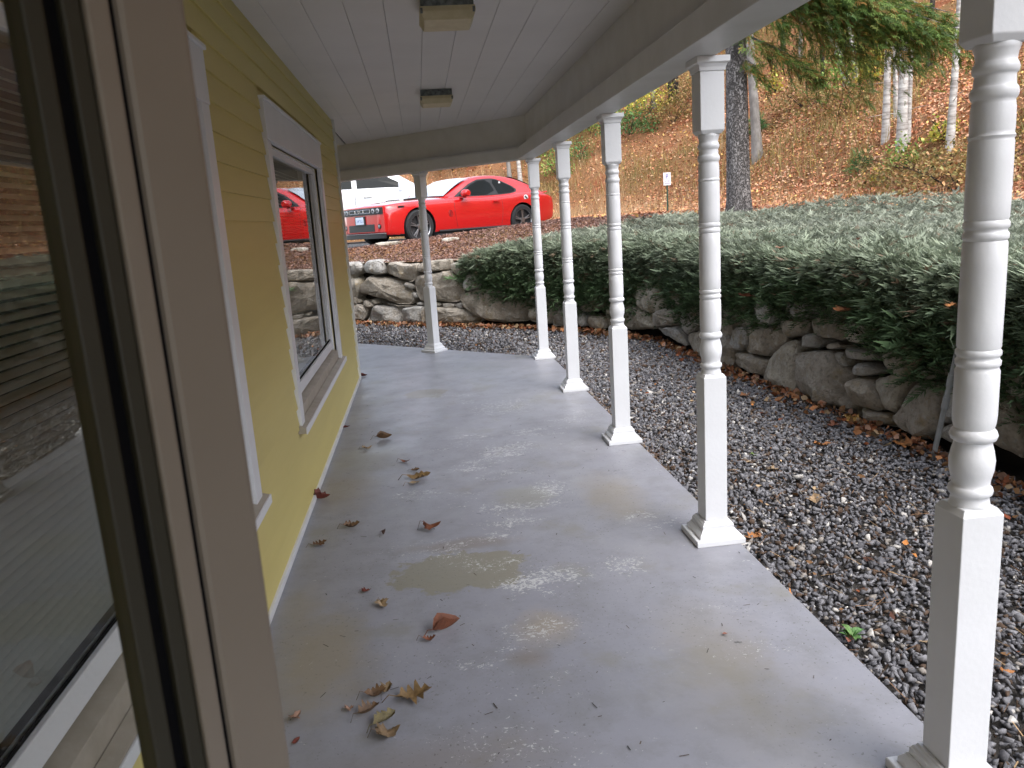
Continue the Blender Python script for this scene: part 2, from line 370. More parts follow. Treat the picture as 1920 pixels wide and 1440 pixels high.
def H(x, y):
    x = np.asarray(x, float); y = np.asarray(y, float); d, _ = sdist(WALL, x, y)
    bed = 1.0+.48*ss(d/4.8)
    t = (x-CA[0])*CT[0]+(y-CA[1])*CT[1]; e = (x-CA[0])*CN[0]+(y-CA[1])*CN[1]
    crest = 1.22+.062*np.clip(t, -3, 4.6)
    dd = np.maximum(d, 0)
    left = np.where(e < 0, 1.0+(crest-1.0)*ss(dd/(dd+np.maximum(-e, 1e-6)+1e-9)), crest+(1.175-crest)*ss(e/.40))
    w = ss((t-5.2)/3.0); z = left*(1-w)+bed*w
    hd, _ = sdist(HILL, x, y); hd = np.maximum(hd, 0)
    z = z+.52*hd*ss(hd/3.5)+.22*bumps(x*.55, y*.55)*ss(hd/5)
    z = z+.02*bumps(x, y, 2.3)*ss(d/1.0)*np.where(hd > 0, 1, ss(-e/.5)*(1-w)+w)
    return z
def hit(px, py, off=0.0, dmin=9.0, dmax=90):
    d = ray(px, py); ks = np.arange(dmin, dmax, .05); P = CAM+ks[:, None]*d
    z = H(P[:, 0], P[:, 1])+off; b = np.nonzero(P[:, 2] <= z)[0]
    return P[b[0]] if len(b) else P[-1]

# ------------------------------------------------------------------ ground
GZ = -0.07
gm = mat('ground_soil', (.055, .048, .042), .95, col2=(.028, .024, .021), vscale=25, bump=.6, bscale=60)
g = G(); g.add([(-250, -250, GZ-.02), (250, -250, GZ-.02), (250, 250, GZ-.02), (-250, 250, GZ-.02)], [(0, 1, 2, 3)])
tag(g.build('ground', gm), kind='structure')

sg_ = np.concatenate([np.linspace(0, 12, 20), np.linspace(12.4, 40, 150), np.linspace(40.6, SL[-1], 30)])
dg_ = np.concatenate([np.linspace(.02, 6, 46), np.linspace(6.2, 22, 64), np.linspace(22.6, 130, 60)])
P2 = wall_pt(sg_)[:, None, :]+wall_n(sg_)[:, None, :]*dg_[None, :, None]
X, Y = P2[..., 0], P2[..., 1]; Z = H(X, Y)
ns, nd = X.shape; V = np.stack([X, Y, Z], -1).reshape(-1, 3)
ii = (np.arange(ns-1)[:, None]*nd+np.arange(nd-1)[None]).ravel()
Fq = np.stack([ii, ii+1, ii+nd+1, ii+nd], 1)
hm = mat('hillside', (.26, .12, .055), .95, col2=(.15, .08, .042), vscale=7, bump=.9, bscale=22, spec=.1)
def hill_mat():
    nt = hm.node_tree; b = nt.nodes['Principled BSDF']; src = b.inputs['Base Color'].links[0].from_socket
    tc = nt.nodes.new('ShaderNodeTexCoord')
    def layer(src, scale, lo, hi, col, amt):
        n = nt.nodes.new('ShaderNodeTexNoise'); n.inputs['Scale'].default_value = scale; n.inputs['Detail'].default_value = 5; nt.links.new(tc.outputs['Object'], n.inputs['Vector'])
        r = nt.nodes.new('ShaderNodeMapRange'); r.inputs[1].default_value = lo; r.inputs[2].default_value = hi; r.inputs[4].default_value = amt; nt.links.new(n.outputs['Fac'], r.inputs[0])
        mx = nt.nodes.new('ShaderNodeMix'); mx.data_type = 'RGBA'; nt.links.new(r.outputs[0], mx.inputs['Factor']); nt.links.new(src, mx.inputs['A']); mx.inputs['B'].default_value = (*col, 1); return mx.outputs['Result']
    src = layer(src, .35, .5, .68, (.11, .085, .03), .8)
    src = layer(src, 18, .55, .7, (.34, .17, .065), .8)
    src = layer(src, .9, .58, .7, (.22, .06, .03), .6)
    nt.links.new(src, b.inputs['Base Color'])
hill_mat()
hill = newobj('hillside', fast_mesh('hillside', V, Fq, smooth=True), hm); tag(hill, kind='structure')

am = mat('asphalt', (.06, .06, .062), .9, col2=(.045, .045, .046), vscale=12, bump=.4, bscale=150)
pts = [CA+CT*t+CN*e for (t, e) in ((-16, .46), (5.2, .46), (5.9, 3), (5.6, 9.2), (-16, 9.2))]
g = G(); g.prism([tuple(p) for p in pts], 1.1, 1.196); tag(g.build('driveway', am), kind='structure')
# a few pale kerb stones where the bed meets the drive
def lump(w, d, h, n=1.0, seed=0, sub=2):
    bm = bmesh.new(); bmesh.ops.create_icosphere(bm, subdivisions=sub, radius=1)
    for v in bm.verts:
        k = noise.noise(v.co*1.6+Vector((seed*3.7, seed*1.3, 0)))*.35*n+noise.noise(v.co*4+Vector((seed, 0, 5)))*.12*n
        c = v.co*(1+k); v.co = Vector((max(-.85, min(.85, c.x))*w/1.7, max(-.85, min(.85, c.y))*d/1.7, max(-.8, min(.8, c.z))*h/1.6))
    me = bpy.data.meshes.new('lump'); bm.to_mesh(me); bm.free()
    me.polygons.foreach_set('use_smooth', [True]*len(me.polygons)); me.set_sharp_from_angle(angle=.6)
    return me
def stone_color(me, c):
    at = me.color_attributes.new('Col', 'FLOAT_COLOR', 'POINT'); at.data.foreach_set('color', np.tile([*c, 1.0], len(me.vertices)).astype(np.float32))
for (px, py, D, w, lab) in ((728, 460, 16.0, .55, 'pale flat kerb stone lying under the red car bumper'), (845, 452, 15.5, .35, 'small whitish flat stone lying on the brown mulch bank')):
    me = lump(w, .16, .10, seed=px); stone_color(me, (.55, .5, .42)); P = hit(px, py)
    o = newobj('flat_stone', me, M['stone'], loc=(P[0], P[1], P[2]+.02)); o.rotation_euler = (0, 0, .3); tag(o, lab, 'stone')

# ------------------------------------------------------------------ porch floor
fl = G(); poly = [(0, YB), (EX, YB), (EX, 8.83), (-3.6, 14.63), (-6.2, 14.63), (0, 8.43)]
fl.prism(poly, -.30, 0.0); tag(fl.build('porch_floor', floor_material(), bevel=.006), kind='structure')

# ------------------------------------------------------------------ house
house = thing('house', 'yellow clapboard house with white trim and a roofed porch', 'house')
CZ = 2.69; WY = 8.43
WINS = [(0.80, 3.27), (4.45, 6.90)]; WZ0, WZ1 = .47, 2.30
OP = [(a+.11, b-.11) for a, b in WINS]; OZ0, OZ1 = .58, 2.10
core = G(); xs0, xs1 = -.16, -.002
core.box(xs0, xs1, YB, OP[0][0], 0, CZ+.05); core.box(xs0, xs1, OP[0][1], OP[1][0], 0, CZ+.05); core.box(xs0, xs1, OP[1][1], WY, 0, CZ+.05)
for a, b in OP: core.box(xs0, xs1, a, b, 0, OZ0); core.box(xs0, xs1, a, b, OZ1, CZ+.05)
wall = core.build('wall', M['yellow'], house)
aw = G(); u = np.array([-.7071, .7071, 0]); n_ = np.array([.7071, .7071, 0]); aw.obox((0, WY, 0), u, n_, (0, 0, 1), (0.002, 5.5), (-.16, 0), (0, CZ+.05))
aw.build('angled_wall', M['yellow'], house)
BP = .1165; nb = int(CZ/BP)+1
for k in range(nb):
    z0 = .035+k*BP; z1 = min(z0+BP+.012, CZ)
    if z0 >= CZ-.02: break
    spans = [(YB, WY-.03)]
    if z1 > WZ0+.03 and z0 < WZ1-.02:
        spans = [(YB, WINS[0][0]+.02), (WINS[0][1]-.02, WINS[1][0]+.02), (WINS[1][1]-.02, WY-.03)]
        if z0 < WZ0+.03: spans = [(YB, WY-.03)]
    cuts = []
    for a, b in spans:                       # butt joints inside long runs
        if b-a > 4.5: j = a+(b-a)*(.35+.3*random.random()); cuts += [(a, j-.0008), (j+.0008, b)]
        else: cuts.append((a, b))
    for a, b in cuts:
        j1 = random.uniform(-.0008, .0008); g = G()
        tb = .0165+j1; tt = .004
        g.add([(-.001, a, z0), (tb, a, z0), (tt, a, z1), (-.001, a, z1), (-.001, b, z0), (tb, b, z0), (tt, b, z1), (-.001, b, z1)],
              [(0, 1, 2, 3), (4, 7, 6, 5), (0, 4, 5, 1), (1, 5, 6, 2), (2, 6, 7, 3), (3, 7, 4, 0)])
        g.build('clapboard', M['yellow'], wall)
G().box(-.003, .034, WY-.032, WY+.012, 0, CZ).build('corner_board', M['trim'], house, bevel=.003)
G().box(-.003, .030, YB, WY-.033, .001, .038).build('base_board', M['trim'], house, bevel=.004)

def window(a, b):
    w = bpy.data.objects.new('window', None); COL.objects.link(w); w.parent = house
    oa, ob = a+.11, b-.11
    g = G(); g.box(-.02, .030, a, oa, WZ0+.035, WZ1-.20); g.build('casing', M['white'], w, bevel=.003)
    g = G(); g.box(-.02, .030, ob, b, WZ0+.035, WZ1-.20); g.build('casing', M['white'], w, bevel=.003)
    g = G(); g.box(-.02, .034, a-.004, b+.004, WZ1-.20, WZ1); g.build('head_casing', M['white'], w, bevel=.003)
    G().box(-.02, .045, a-.012, b+.012, WZ1, WZ1+.018).build('drip_cap', M['white'], w, bevel=.003)
    # sloped sill
    g = G(); z = WZ0+.035
    for (x0, x1, za, zb, mm, nm) in ((-.10, .006, OZ0+.035, OZ0+.006, 'sillwood', 'sill'), (.008, .052, z+.016, z+.004, 'sillwood', 'sill_nose')):
        q = G(); q.add([(x0, oa-.0 if nm == 'sill' else a-.03, z-.03), (x1, oa if nm == 'sill' else a-.03, z-.03), (x1, oa if nm == 'sill' else a-.03, zb), (x0, oa if nm == 'sill' else a-.03, za),
                       (x0, ob if nm == 'sill' else b+.03, z-.03), (x1, ob if nm == 'sill' else b+.03, z-.03), (x1, ob if nm == 'sill' else b+.03, zb), (x0, ob if nm == 'sill' else b+.03, za)],
                      [(0, 1, 2, 3), (4, 7, 6, 5), (0, 4, 5, 1), (1, 5, 6, 2), (2, 6, 7, 3), (3, 7, 4, 0)]); q.build(nm, M[mm], w, bevel=.002)
    G().box(.0525, .060, a-.031, b+.031, z-.034, z+.004).build('sill_edge', M['white'], w, bevel=.002)
    for (p, q) in ((oa-.001, oa+.010), (ob-.010, ob+.001)): G().box(-.16, -.0205, p, q, OZ0, OZ1).build('jamb', M['white'], w)
    G().box(-.16, -.0205, oa+.0105, ob-.0105, OZ1-.010, OZ1+.001).build('jamb', M['white'], w)
    # sash: two side by side units are fixed behind one opening
    t = .045; x0, x1 = -.070, -.030
    for (p, q, r, s_) in ((oa, ob, OZ0+.032, OZ0+.032+.07), (oa, ob, OZ1-t, OZ1)):
        G().box(x0, x1, p, q, r, s_).build('sash_rail', M['white'], w, bevel=.003)
    for (p, q) in ((oa, oa+t), (ob-t, ob)):
        G().box(x0, x1, p, q, OZ0+.1025, OZ1-t-.0005).build('sash_stile', M['white'], w, bevel=.003)
    g = G(); g.add([(-.048, oa+t-.005, OZ0+.095), (-.048, ob-t+.005, OZ0+.095), (-.048, ob-t+.005, OZ1-t+.005), (-.048, oa+t-.005, OZ1-t+.005)], [(0, 1, 2, 3)])
    g.build('pane', M['pane'], w, recalc=False)
    g = G(); g.box(-.0475, -.044, oa+t, ob-t, OZ0+.1025, OZ0+.112); g.build('glazing_gasket', M['black'], w)
    # closed box behind, painted near black for the unlit room
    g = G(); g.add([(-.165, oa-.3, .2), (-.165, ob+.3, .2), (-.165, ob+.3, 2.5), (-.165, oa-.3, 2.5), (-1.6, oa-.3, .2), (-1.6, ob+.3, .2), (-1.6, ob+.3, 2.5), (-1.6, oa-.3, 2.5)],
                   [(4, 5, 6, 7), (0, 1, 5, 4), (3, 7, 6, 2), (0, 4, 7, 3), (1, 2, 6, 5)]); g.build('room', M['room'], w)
    # venetian blind
    first = None; n = int((OZ1-.08-(OZ0+.10))/.0235)
    for k in range(n):
        z = OZ0+.105+k*.0235
        if first is None:
            q = G(); th = R_(-34); prof = []
            for i in range(5):
                c = (i-2)/2*.0125; prof.append((c*math.cos(th), c*math.sin(th)+.0022*(1-(i-2)**2/4)))
            vs = [(-.105+p[0], yy, p[1]) for yy in (oa+.03, ob-.03) for p in prof]; q.add(vs, [(i, i+1, i+6, i+5) for i in range(4)])
            first = q.build('slat', M['slat'], w, smooth=1.0); first.location = (0, 0, z)
        else:
            o = first.copy(); COL.objects.link(o); o.parent = w; o.location = (0, 0, z)
    for f in (.18, .82):
        G().box(-.093, -.0915, oa+(ob-oa)*f-.001, oa+(ob-oa)*f+.001, OZ0+.10, OZ1-.05).build('ladder_cord', M['slat'], w)
    return w
for a, b in WINS: window(a, b)

# ceiling planks run along the wall, cut at the angled beam
ceil_ = bpy.data.objects.new('ceiling', None); COL.objects.link(ceil_); ceil_.parent = house
pw = .197
for k in range(-18, 11):
    x0 = .117+pw*(k-1); x1 = x0+pw; x1 = min(x1, 2.15); xa, xb = x0+.0008, x1-.0008
    ya = YB if x0 > -.2 else None
    f0 = (lambda x: YB) if ya is not None else (lambda x: 8.30-x); f1 = lambda x: 11.0-x
    if x0 < 0 and ya is not None: xa = max(xa, -.06)
    g = G(); zz = CZ+random.uniform(0, .0018)
    poly = [(xa, f0(xa)), (xb, f0(xb)), (xb, f1(xb)), (xa, f1(xa))]
    g.prism(poly, zz, zz+.02); g.build('plank', M['ceil'], ceil_, bevel=.003)
g = G(); g.prism([(-6, 14.8), (-6, YB-.05), (2.18, YB-.05), (2.18, 8.85), (-3.7, 14.8)], CZ+.024, CZ+.05); g.build('roof_deck', M['black'], house)
rfm = mat('roof_shingle', (.08, .08, .085), .9, var=.4, vscale=20)
g = G(); g.add([(-6, 15.3, 3.9), (-6, YB-.3, 3.9), (2.50, YB-.3, 2.80), (2.50, 8.98, 2.80), (-3.82, 15.3, 2.80), (-6, 15.3, 4.0), (-6, YB-.3, 4.0), (2.50, YB-.3, 2.88), (2.50, 8.98, 2.88), (-3.82, 15.3, 2.88)],
             [(0, 1, 2, 3, 4), (5, 9, 8, 7, 6), (1, 6, 7, 2), (2, 7, 8, 3), (3, 8, 9, 4), (4, 9, 5, 0), (0, 5, 6, 1)])
g.build('roof', rfm, house)  # slab out of view, added to keep light off the porch
PX = 2.10; PY0, PS = 1.718, 1.78; PC = PY0+4*PS
def sweep(prof, name, mt, bevel=0):
    path = np.array([(PX, YB), (PX, PC), (PX-5.6, PC+5.6)]); d1 = np.array([1.0, 0]); d2 = np.array([.7071, .7071]); mi = (d1+d2); mi = mi/(mi@d1)
    g = G(); n = len(prof); nn = [d1, mi, d2]; vs = []
    for p, q in zip(path, nn):
        for (o, z) in prof: vs.append((p[0]+q[0]*o, p[1]+q[1]*o, z))
    fs = [(i*n+k, i*n+(k+1) % n, (i+1)*n+(k+1) % n, (i+1)*n+k) for i in range(2) for k in range(n)]+[tuple(range(n)), tuple(2*n+k for k in range(n))]
    g.add(vs, fs); return g.build(name, mt, house, bevel=bevel)
sweep([(-.175, 2.228), (.01, 2.228), (.01, 2.345), (-.175, 2.345)], 'beam', M['trim'], .003)
sweep([(-.150, 2.3455), (.0, 2.3455), (.0, 2.372), (-.128, 2.372), (-.146, 2.364)], 'beam_moulding', M['trim'])
sweep([(-.065, 2.3725), (.06, 2.3725), (.06, CZ+.02), (-.065, CZ+.02)], 'frieze_board', M['trim'])
sweep([(.0605, 2.30), (.08, 2.30), (.08, 2.80), (.0605, 2.80)], 'fascia', M['trim'])
sweep([(.081, 2.76), (.40, 2.76), (.40, 2.79), (.081, 2.79)], 'eave_board', M['trim'])

# ceiling lights
def ceiling_light(x, y, lab):
    t = thing('ceiling_light', lab, 'light', (x, y, CZ))
    g = G(); g.box(-.130, .130, -.135, .135, -.052, -.001); g.build('housing', M['lamp_metal'], t, bevel=.004)
    g = G(); vs = [(sx*w, sy*w*1.02, z) for (w, z) in ((.136, -.050), (.139, -.075), (.118, -.112)) for sx, sy in ((-1, -1), (1, -1), (1, 1), (-1, 1))]
    g.add(vs, [(3, 2, 1, 0), (8, 9, 10, 11)]+[(i*4+k, i*4+(k+1) % 4, (i+1)*4+(k+1) % 4, (i+1)*4+k) for i in range(2) for k in range(4)])
    g.build('diffuser', M['diffuser'], t, bevel=.004)
    for sx in (-1, 1): G().box(sx*.128-.006, sx*.128+.006, -.146, -.141, -.085, -.06).build('clip', M['lamp_metal'], t)
ceiling_light(1.02, 4.26, 'square cream ceiling light between the two porch windows')
ceiling_light(1.03, 7.00, 'square ceiling light with grey housing close to the angled beam')

# ------------------------------------------------------------------ porch posts
PROF = [(.80, .036), (.8285, .047), (.84, .044), (.852, .043), (.858, .049), (.866, .051), (.874, .049), (.880, .043), (.895, .044), (.92, .050), (.945, .0515), (.97, .047), (.985, .043), (.993, .042), (.998, .050), (1.009, .0535), (1.02, .050), (1.026, .044),
        (1.04, .0475), (1.06, .049), (1.17, .0485), (1.176, .046), (1.180, .0455), (1.186, .0495), (1.195, .0495), (1.2, .0455), (1.205, .0455), (1.21, .0495), (1.219, .0495), (1.224, .0455), (1.23, .0478), (1.35, .0482), (1.474, .0472), (1.479, .0445), (1.485, .0485), (1.495, .0485), (1.5, .0445),
        (1.505, .0445), (1.51, .0485), (1.52, .0485), (1.526, .0445), (1.532, .0468), (1.6, .0475), (1.7, .0468), (1.706, .045), (1.713, .0485), (1.72, .045), (1.73, .0462), (1.775, .0455), (1.79, .043), (1.798, .048), (1.807, .0495), (1.816, .0475), (1.822, .043), (1.835, .042), (1.845, .0415), (1.85, .046),
        (1.86, .0478), (1.868, .045), (1.876, .041), (1.89, .043), (1.905, .048), (1.94, .03)]
def densify(prof, k=2):
    out = []
    for i in range(len(prof)-1):
        p0 = prof[max(i-1, 0)]; p1 = prof[i]; p2 = prof[i+1]; p3 = prof[min(i+2, len(prof)-1)]
        for j in range(k):
            t = j/k; z = p1[0]+(p2[0]-p1[0])*t
            r = p1[1]+(p2[1]-p1[1])*(t*t*(3-2*t)); out.append((z, r))
    return out+[prof[-1]]
def sqprof(prof): return [(z, h*math.sqrt(2)) for z, h in prof]
def make_post():
    t = thing('porch_post', 'x', 'post', group='turned posts along the porch edge')
    g = G(); g.lathe(sqprof([(0.0, .118), (.004, .1197), (.026, .1197), (.030, .1165), (.0305, .098), (.046, .0975), (.054, .091), (.062, .084), (.070, .0815), (.0705, .0775), (.088, .0775), (.0905, .0745), (.0975, .071), (.101, .066), (.108, .063)]), 4, rot=math.pi/4)
    g.build('plinth', M['white'], t, bevel=.0012)
    h = .0545
    g = G(); g.lathe(sqprof([(.1085, h), (.812, h), (.8285, h-.011)]), 4, rot=math.pi/4); g.build('lower_block', M['white'], t, bevel=.0025)
    g = G(); g.lathe(densify(PROF), 40); g.build('turned_shaft', M['white'], t, smooth=R_(50))
    g = G(); g.lathe(sqprof([(1.908, h-.011), (1.924, h), (2.168, h)]), 4, rot=math.pi/4); g.build('upper_block', M['white'], t, bevel=.0025)
    g = G(); g.lathe(sqprof([(2.1685, h+.003), (2.184, .060), (2.196, .066), (2.202, .074), (2.227, .074)]), 4, rot=math.pi/4); g.build('capital', M['white'], t, bevel=.0012)
    return t
def dup(root):
    r = root.copy(); COL.objects.link(r)
    for ch in list(root.children):
        c = ch.copy(); COL.objects.link(c); c.parent = r
        for gch in list(ch.children):
            d = gch.copy(); COL.objects.link(d); d.parent = c
    return r
labs = ['white turned porch post fourth from the angled porch corner, beside the grey conduit', 'white turned porch post third from the angled corner, in front of the thick spruce trunk',
        'white turned porch post second from the angled corner, beyond the small parking sign', 'white turned porch post next to the corner post on the straight edge', 'white turned porch post at the angled porch corner, before the red car tail',
        'white turned porch post on the slanting edge, in front of the red car wheel']
p0 = make_post()
spots = [(PX, PY0+PS*i, 0) for i in range(5)]+[(.855, 9.965, R_(45))]
for i, (x, y, rz) in enumerate(spots):
    o = p0 if i == 0 else dup(p0)
    o.location = (x, y, 0); o.rotation_euler = (0, 0, rz); o['label'] = labs[i]

# ------------------------------------------------------------------ open storm door beside the camera
def storm_door():
    t = thing('storm_door', 'taupe framed glass storm door standing open beside the blinds window', 'door', (.03, -.12, .02))
    u = np.array([.7071, .7071, 0]); v = np.array([.7071, -.7071, 0]); w = np.array([0, 0, 1.0]); o = np.zeros(3)
    def bar(nm, a, b, c, mt, bev=.002): return G().obox(o, u, v, w, a, b, c).build(nm, M[mt], t, bevel=bev)
    zt = 2.04
    bar('stile', (.8528, .895), (-.032, 0), (0, zt), 'doorface', .004)
    bar('stile_strip', (.836, .8496), (-.030, -.0005), (0, zt), 'doorface')
    bar('seam_strip', (.8490, .8535), (-.028, -.004), (.002, zt-.002), 'black', 0)
    bar('glazing_bead', (.8245, .8358), (-.026, -.003), (.30, zt-.1), 'olive')
    bar('gasket', (.8168, .8247), (-.024, -.009), (.30, zt-.1), 'black', 0)
    bar('inner_bead', (.805, .8170), (-.026, -.004), (.30, zt-.1), 'olive')
    bar('stile', (.0, .085), (-.032, 0), (0, zt), 'doorface', .004)
    bar('top_rail', (.0855, .8355), (-.031, -.001), (zt-.1, zt), 'doorface', .003)
    bar('kick_panel', (.0855, .8355), (-.031, -.001), (0, .30), 'doorface', .003)
    g = G(); g.add([o+u*a+v*-.016+w*z for (a, z) in ((.085, .298), (.806, .298), (.806, zt-.098), (.085, zt-.098))], [(0, 1, 2, 3)]); g.build('pane', M['doorpane'], t, recalc=False)
    for z in (.25, 1.02, 1.8): G().tube([(-.008, -.006, z), (-.008, -.006, z+.09)], .008, 10).build('hinge', M['lamp_metal'], t)
    g = G(); P = u*.87; g.obox(P+w*1.0, u, v, w, (-.012, .012), (0, .02), (-.02, .02)); g.obox(P+w*1.0, u, v, w, (-.10, .008), (.02, .032), (-.010, .010)); g.build('handle', M['lamp_metal'], t, bevel=.003)
storm_door()
#PART2
# ------------------------------------------------------------------ dry stone retaining wall
swall = thing('retaining_wall', 'dry laid retaining wall of big grey and brown rubble stones behind the gravel', 'wall')
g = G(); sb = np.concatenate([np.linspace(0, 15, 8), np.linspace(16, 34, 40), np.linspace(35, SL[-1], 12)])
a = wall_pt(sb)+wall_n(sb)*.22; b_ = wall_pt(sb)+wall_n(sb)*.05; n = len(sb)
vs = [(p[0], p[1], -.2) for p in a]+[(p[0], p[1], .93) for p in a]+[(p[0]+q[0]*.25, p[1]+q[1]*.25, 1.0) for p, q in zip(a, wall_n(sb))]
fs = [(i, i+1, n+i+1, n+i) for i in range(n-1)]+[(n+i, n+i+1, 2*n+i+1, 2*n+i) for i in range(n-1)]
g.add(vs, fs); g.build('earth_core', mat('wall_earth', (.022, .018, .014), .95), swall)

def stone_from_poly(UZ, frame, color, depth=.10, seed=0):
    """UZ: outline in (u,z) on a wall face; frame maps (u,z,h) to world, h towards the viewer"""
    UZ = np.array(UZ, float); c = UZ.mean(0)
    # resample
    out = []
    n = len(UZ)
    for i in range(n):
        a, b = UZ[i], UZ[(i+1) % n]; k = max(2, int(np.linalg.norm(b-a)/.055))
        for j in range(k): out.append(a+(b-a)*j/k)
    P = np.array(out); P = (np.roll(P, 1, 0)+2*P+np.roll(P, -1, 0))/4
    size = math.sqrt(max(1e-4, abs(np.sum(P[:, 0]*np.roll(P[:, 1], -1)-P[:, 1]*np.roll(P[:, 0], -1))/2)))
    depth = min(depth, size*.45)
    rings = [(1.0, -.22), (1.02, -.04), (1.0, depth*.25), (.93, depth*.66), (.80, depth*.92), (.52, depth*1.02), (.25, depth)]
    tilt = (random.uniform(-.25, .25), random.uniform(-.2, .2)); rs = random.Random(int(seed*97)+5)
    planes = [(rs.uniform(.05, .30), rs.uniform(-.9, .9), rs.uniform(-.9, .9)) for _ in range(5)]
    vs = []; m_ = len(P)
    for ri, (k, h) in enumerate(rings):
        for p in P:
            q = c+(p-c)*k; v = Vector((q[0]*3.1+seed*7.7, q[1]*3.1, h*3))
            nz = noise.noise(v)*.05+noise.noise(v*2.7)*.03+noise.noise(v*7)*.014
            fac = min(pa+pb*(q[0]-c[0])/size+pc*(q[1]-c[1])/size for pa, pb, pc in planes)*depth if ri > 2 else 0
            hh = h+fac+nz*min(1, size/.35)*(1 if ri > 1 else .3)+((q-c)@np.array(tilt))*(.6 if ri > 1 else 0)
            vs.append(frame(q[0]+noise.noise(v*3)*.012, q[1]+noise.noise(v*3+Vector((9, 0, 0)))*.012, hh))
    vs.append(frame(c[0], c[1], depth*(1+min(p[0] for p in planes))+noise.noise(Vector((c[0]*3.1+seed*7.7, c[1]*3.1, depth*3)))*.05*min(1, size/.35)))
    fs = [(i*m_+k, i*m_+(k+1) % m_, (i+1)*m_+(k+1) % m_, (i+1)*m_+k) for i in range(len(rings)-1) for k in range(m_)]
    L = (len(rings)-1)*m_; fs += [(L+k, L+(k+1) % m_, len(vs)-1) for k in range(m_)]
    g = G(); g.add(vs, fs); o = g.build('stone', M['stone'], swall, smooth=.38); stone_color(o.data, color); return o
SC = [(.45, .43, .40), (.40, .36, .31), (.47, .43, .36), (.38, .335, .275), (.44, .39, .325), (.43, .42, .40)]
def trace(polys, scale, ox, oy, A, B, cols=None, depth=.10, z0=None):
    A = np.array(A, float); B = np.array(B, float); u = (B-A)/np.linalg.norm(B-A); nrm = np.array([-u[1], u[0]])
    if nrm@(CAM[:2]-A) < 0: nrm = -nrm
    fr = lambda uu, z, h: (A[0]+u[0]*uu+nrm[0]*(h-.01), A[1]+u[1]*uu+nrm[1]*(h-.01), z)
    for i, pl in enumerate(polys):
        UZ = []
        for (cx, cy) in pl:
            P = on_plane(ox+cx/scale, oy+cy/scale, (A[0], A[1], 0), np.array([nrm[0], nrm[1], 0])); UZ.append(((P[:2]-A)@u, max(P[2], GZ-.05)))
        stone_from_poly(UZ, fr, SC[(i*5+len(polys)) % len(SC)] if cols is None else SC[cols[i]], depth, seed=i+ox*.01)
LEFT = [
 [(40,180),(180,165),(325,200),(325,300),(240,358),(60,368)],
 [(330,220),(380,140),(560,150),(655,180),(660,342),(560,362),(350,332)],
 [(665,190),(860,160),(960,205),(1175,190),(1150,420),(1080,472),(930,425),(790,375),(672,348)],
 [(300,520),(340,480),(420,372),(560,400),(850,445),(950,470),(1080,620),(1092,740),(1040,808),(880,792),(680,722),(440,662),(290,622)],
 [(60,440),(260,400),(312,480),(286,620),(250,720),(80,765)],
 [(60,790),(300,800),(425,880),(362,1040),(100,1045)],
 [(415,1060),(520,812),(925,852),(935,1085)],
 [(938,862),(1130,820),(1245,830),(1260,1095),(1080,1100),(945,1085)],
 [(305,748),(400,740),(512,810),(490,852),(345,818)], [(212,740),(280,720),(322,750),(302,790),(225,788)], [(425,735),(560,720),(585,770),(560,805),(515,800)],
 [(580,765),(900,825),(1010,850),(1120,815),(930,848),(600,815)], [(958,458),(1105,500),(1112,585),(985,540)], [(1078,600),(1170,690),(1110,725),(1072,650)],
 [(1105,480),(1150,372),(1330,350),(1640,298),(1765,420),(1845,560),(1835,720),(1720,772),(1400,752),(1205,765),(1150,640)],
 [(1180,195),(1320,150),(1632,125),(1642,282),(1400,312),(1180,325)],
 [(1390,762),(1502,780),(1495,838),(1390,825)], [(1508,788),(1692,788),(1695,858),(1518,850)], [(1718,790),(1832,780),(1895,858),(1722,855)], [(1120,770),(1210,765),(1240,820),(1130,815)],
 [(1255,860),(1420,842),(1880,866),(1950,940),(2115,1025),(2020,1095),(1262,1100)],
 [(1830,720),(1900,620),(2160,560),(2500,560),(2860,700),(2865,900),(2795,1050),(2420,1080),(2200,1045),(2030,960),(1900,850)],
 [(2835,850),(3080,830),(3310,850),(3320,1095),(3080,1095),(2830,1040)], [(2880,700),(3300,680),(3305,845),(3090,822),(2870,820)],
 [(1870,330),(2100,280),(2160,555),(1905,610),(1850,540)], [(2110,290),(2500,270),(2860,290),(2860,690),(2500,555),(2170,550)], [(1660,180),(1900,160),(1980,290),(1780,400),(1660,290)],
 [(2880,260),(3310,250),(3310,670),(2880,690)], [(2000,120),(2500,110),(2500,262),(2010,280)], [(2510,110),(3000,100),(3310,100),(3310,245),(2860,280),(2510,265)]]
trace(LEFT, 8, 640, 470, (2.45, 11.72), (-.8, 14.5))
CORNER = [[(-10,700),(230,690),(230,990),(-20,985)], [(235,850),(318,868),(322,990),(235,990)], [(325,880),(520,890),(520,1010),(330,1000)], [(520,800),(690,790),(700,1020),(530,1010)],
 [(690,755),(800,780),(935,880),(962,1010),(780,1018),(695,1000)], [(940,862),(1100,808),(1215,850),(1185,985),(975,990)], [(1215,800),(1420,780),(1420,1010),(1260,1080),(1190,990)], [(970,1000),(1190,990),(1260,1085),(1300,1180),(1000,1040)], [(1300,1060),(1430,1030),(1460,1260),(1340,1200)],
 [(-10,400),(230,390),(240,680),(0,690)], [(240,400),(520,380),(520,790),(320,860),(240,840)], [(530,380),(800,370),(800,770),(690,745),(530,790)], [(810,370),(1100,350),(1100,800),(940,860),(810,780)], [(1110,350),(1430,330),(1430,770),(1220,790),(1110,800)]]
trace(CORNER[:4]+CORNER[9:11], 5.143, 1040, 420, (3.45, 10.55), (2.45, 11.72))
trace(CORNER[4:9]+CORNER[11:], 5.143, 1040, 420, (3.86, 8.4), (3.45, 10.55), depth=.06)
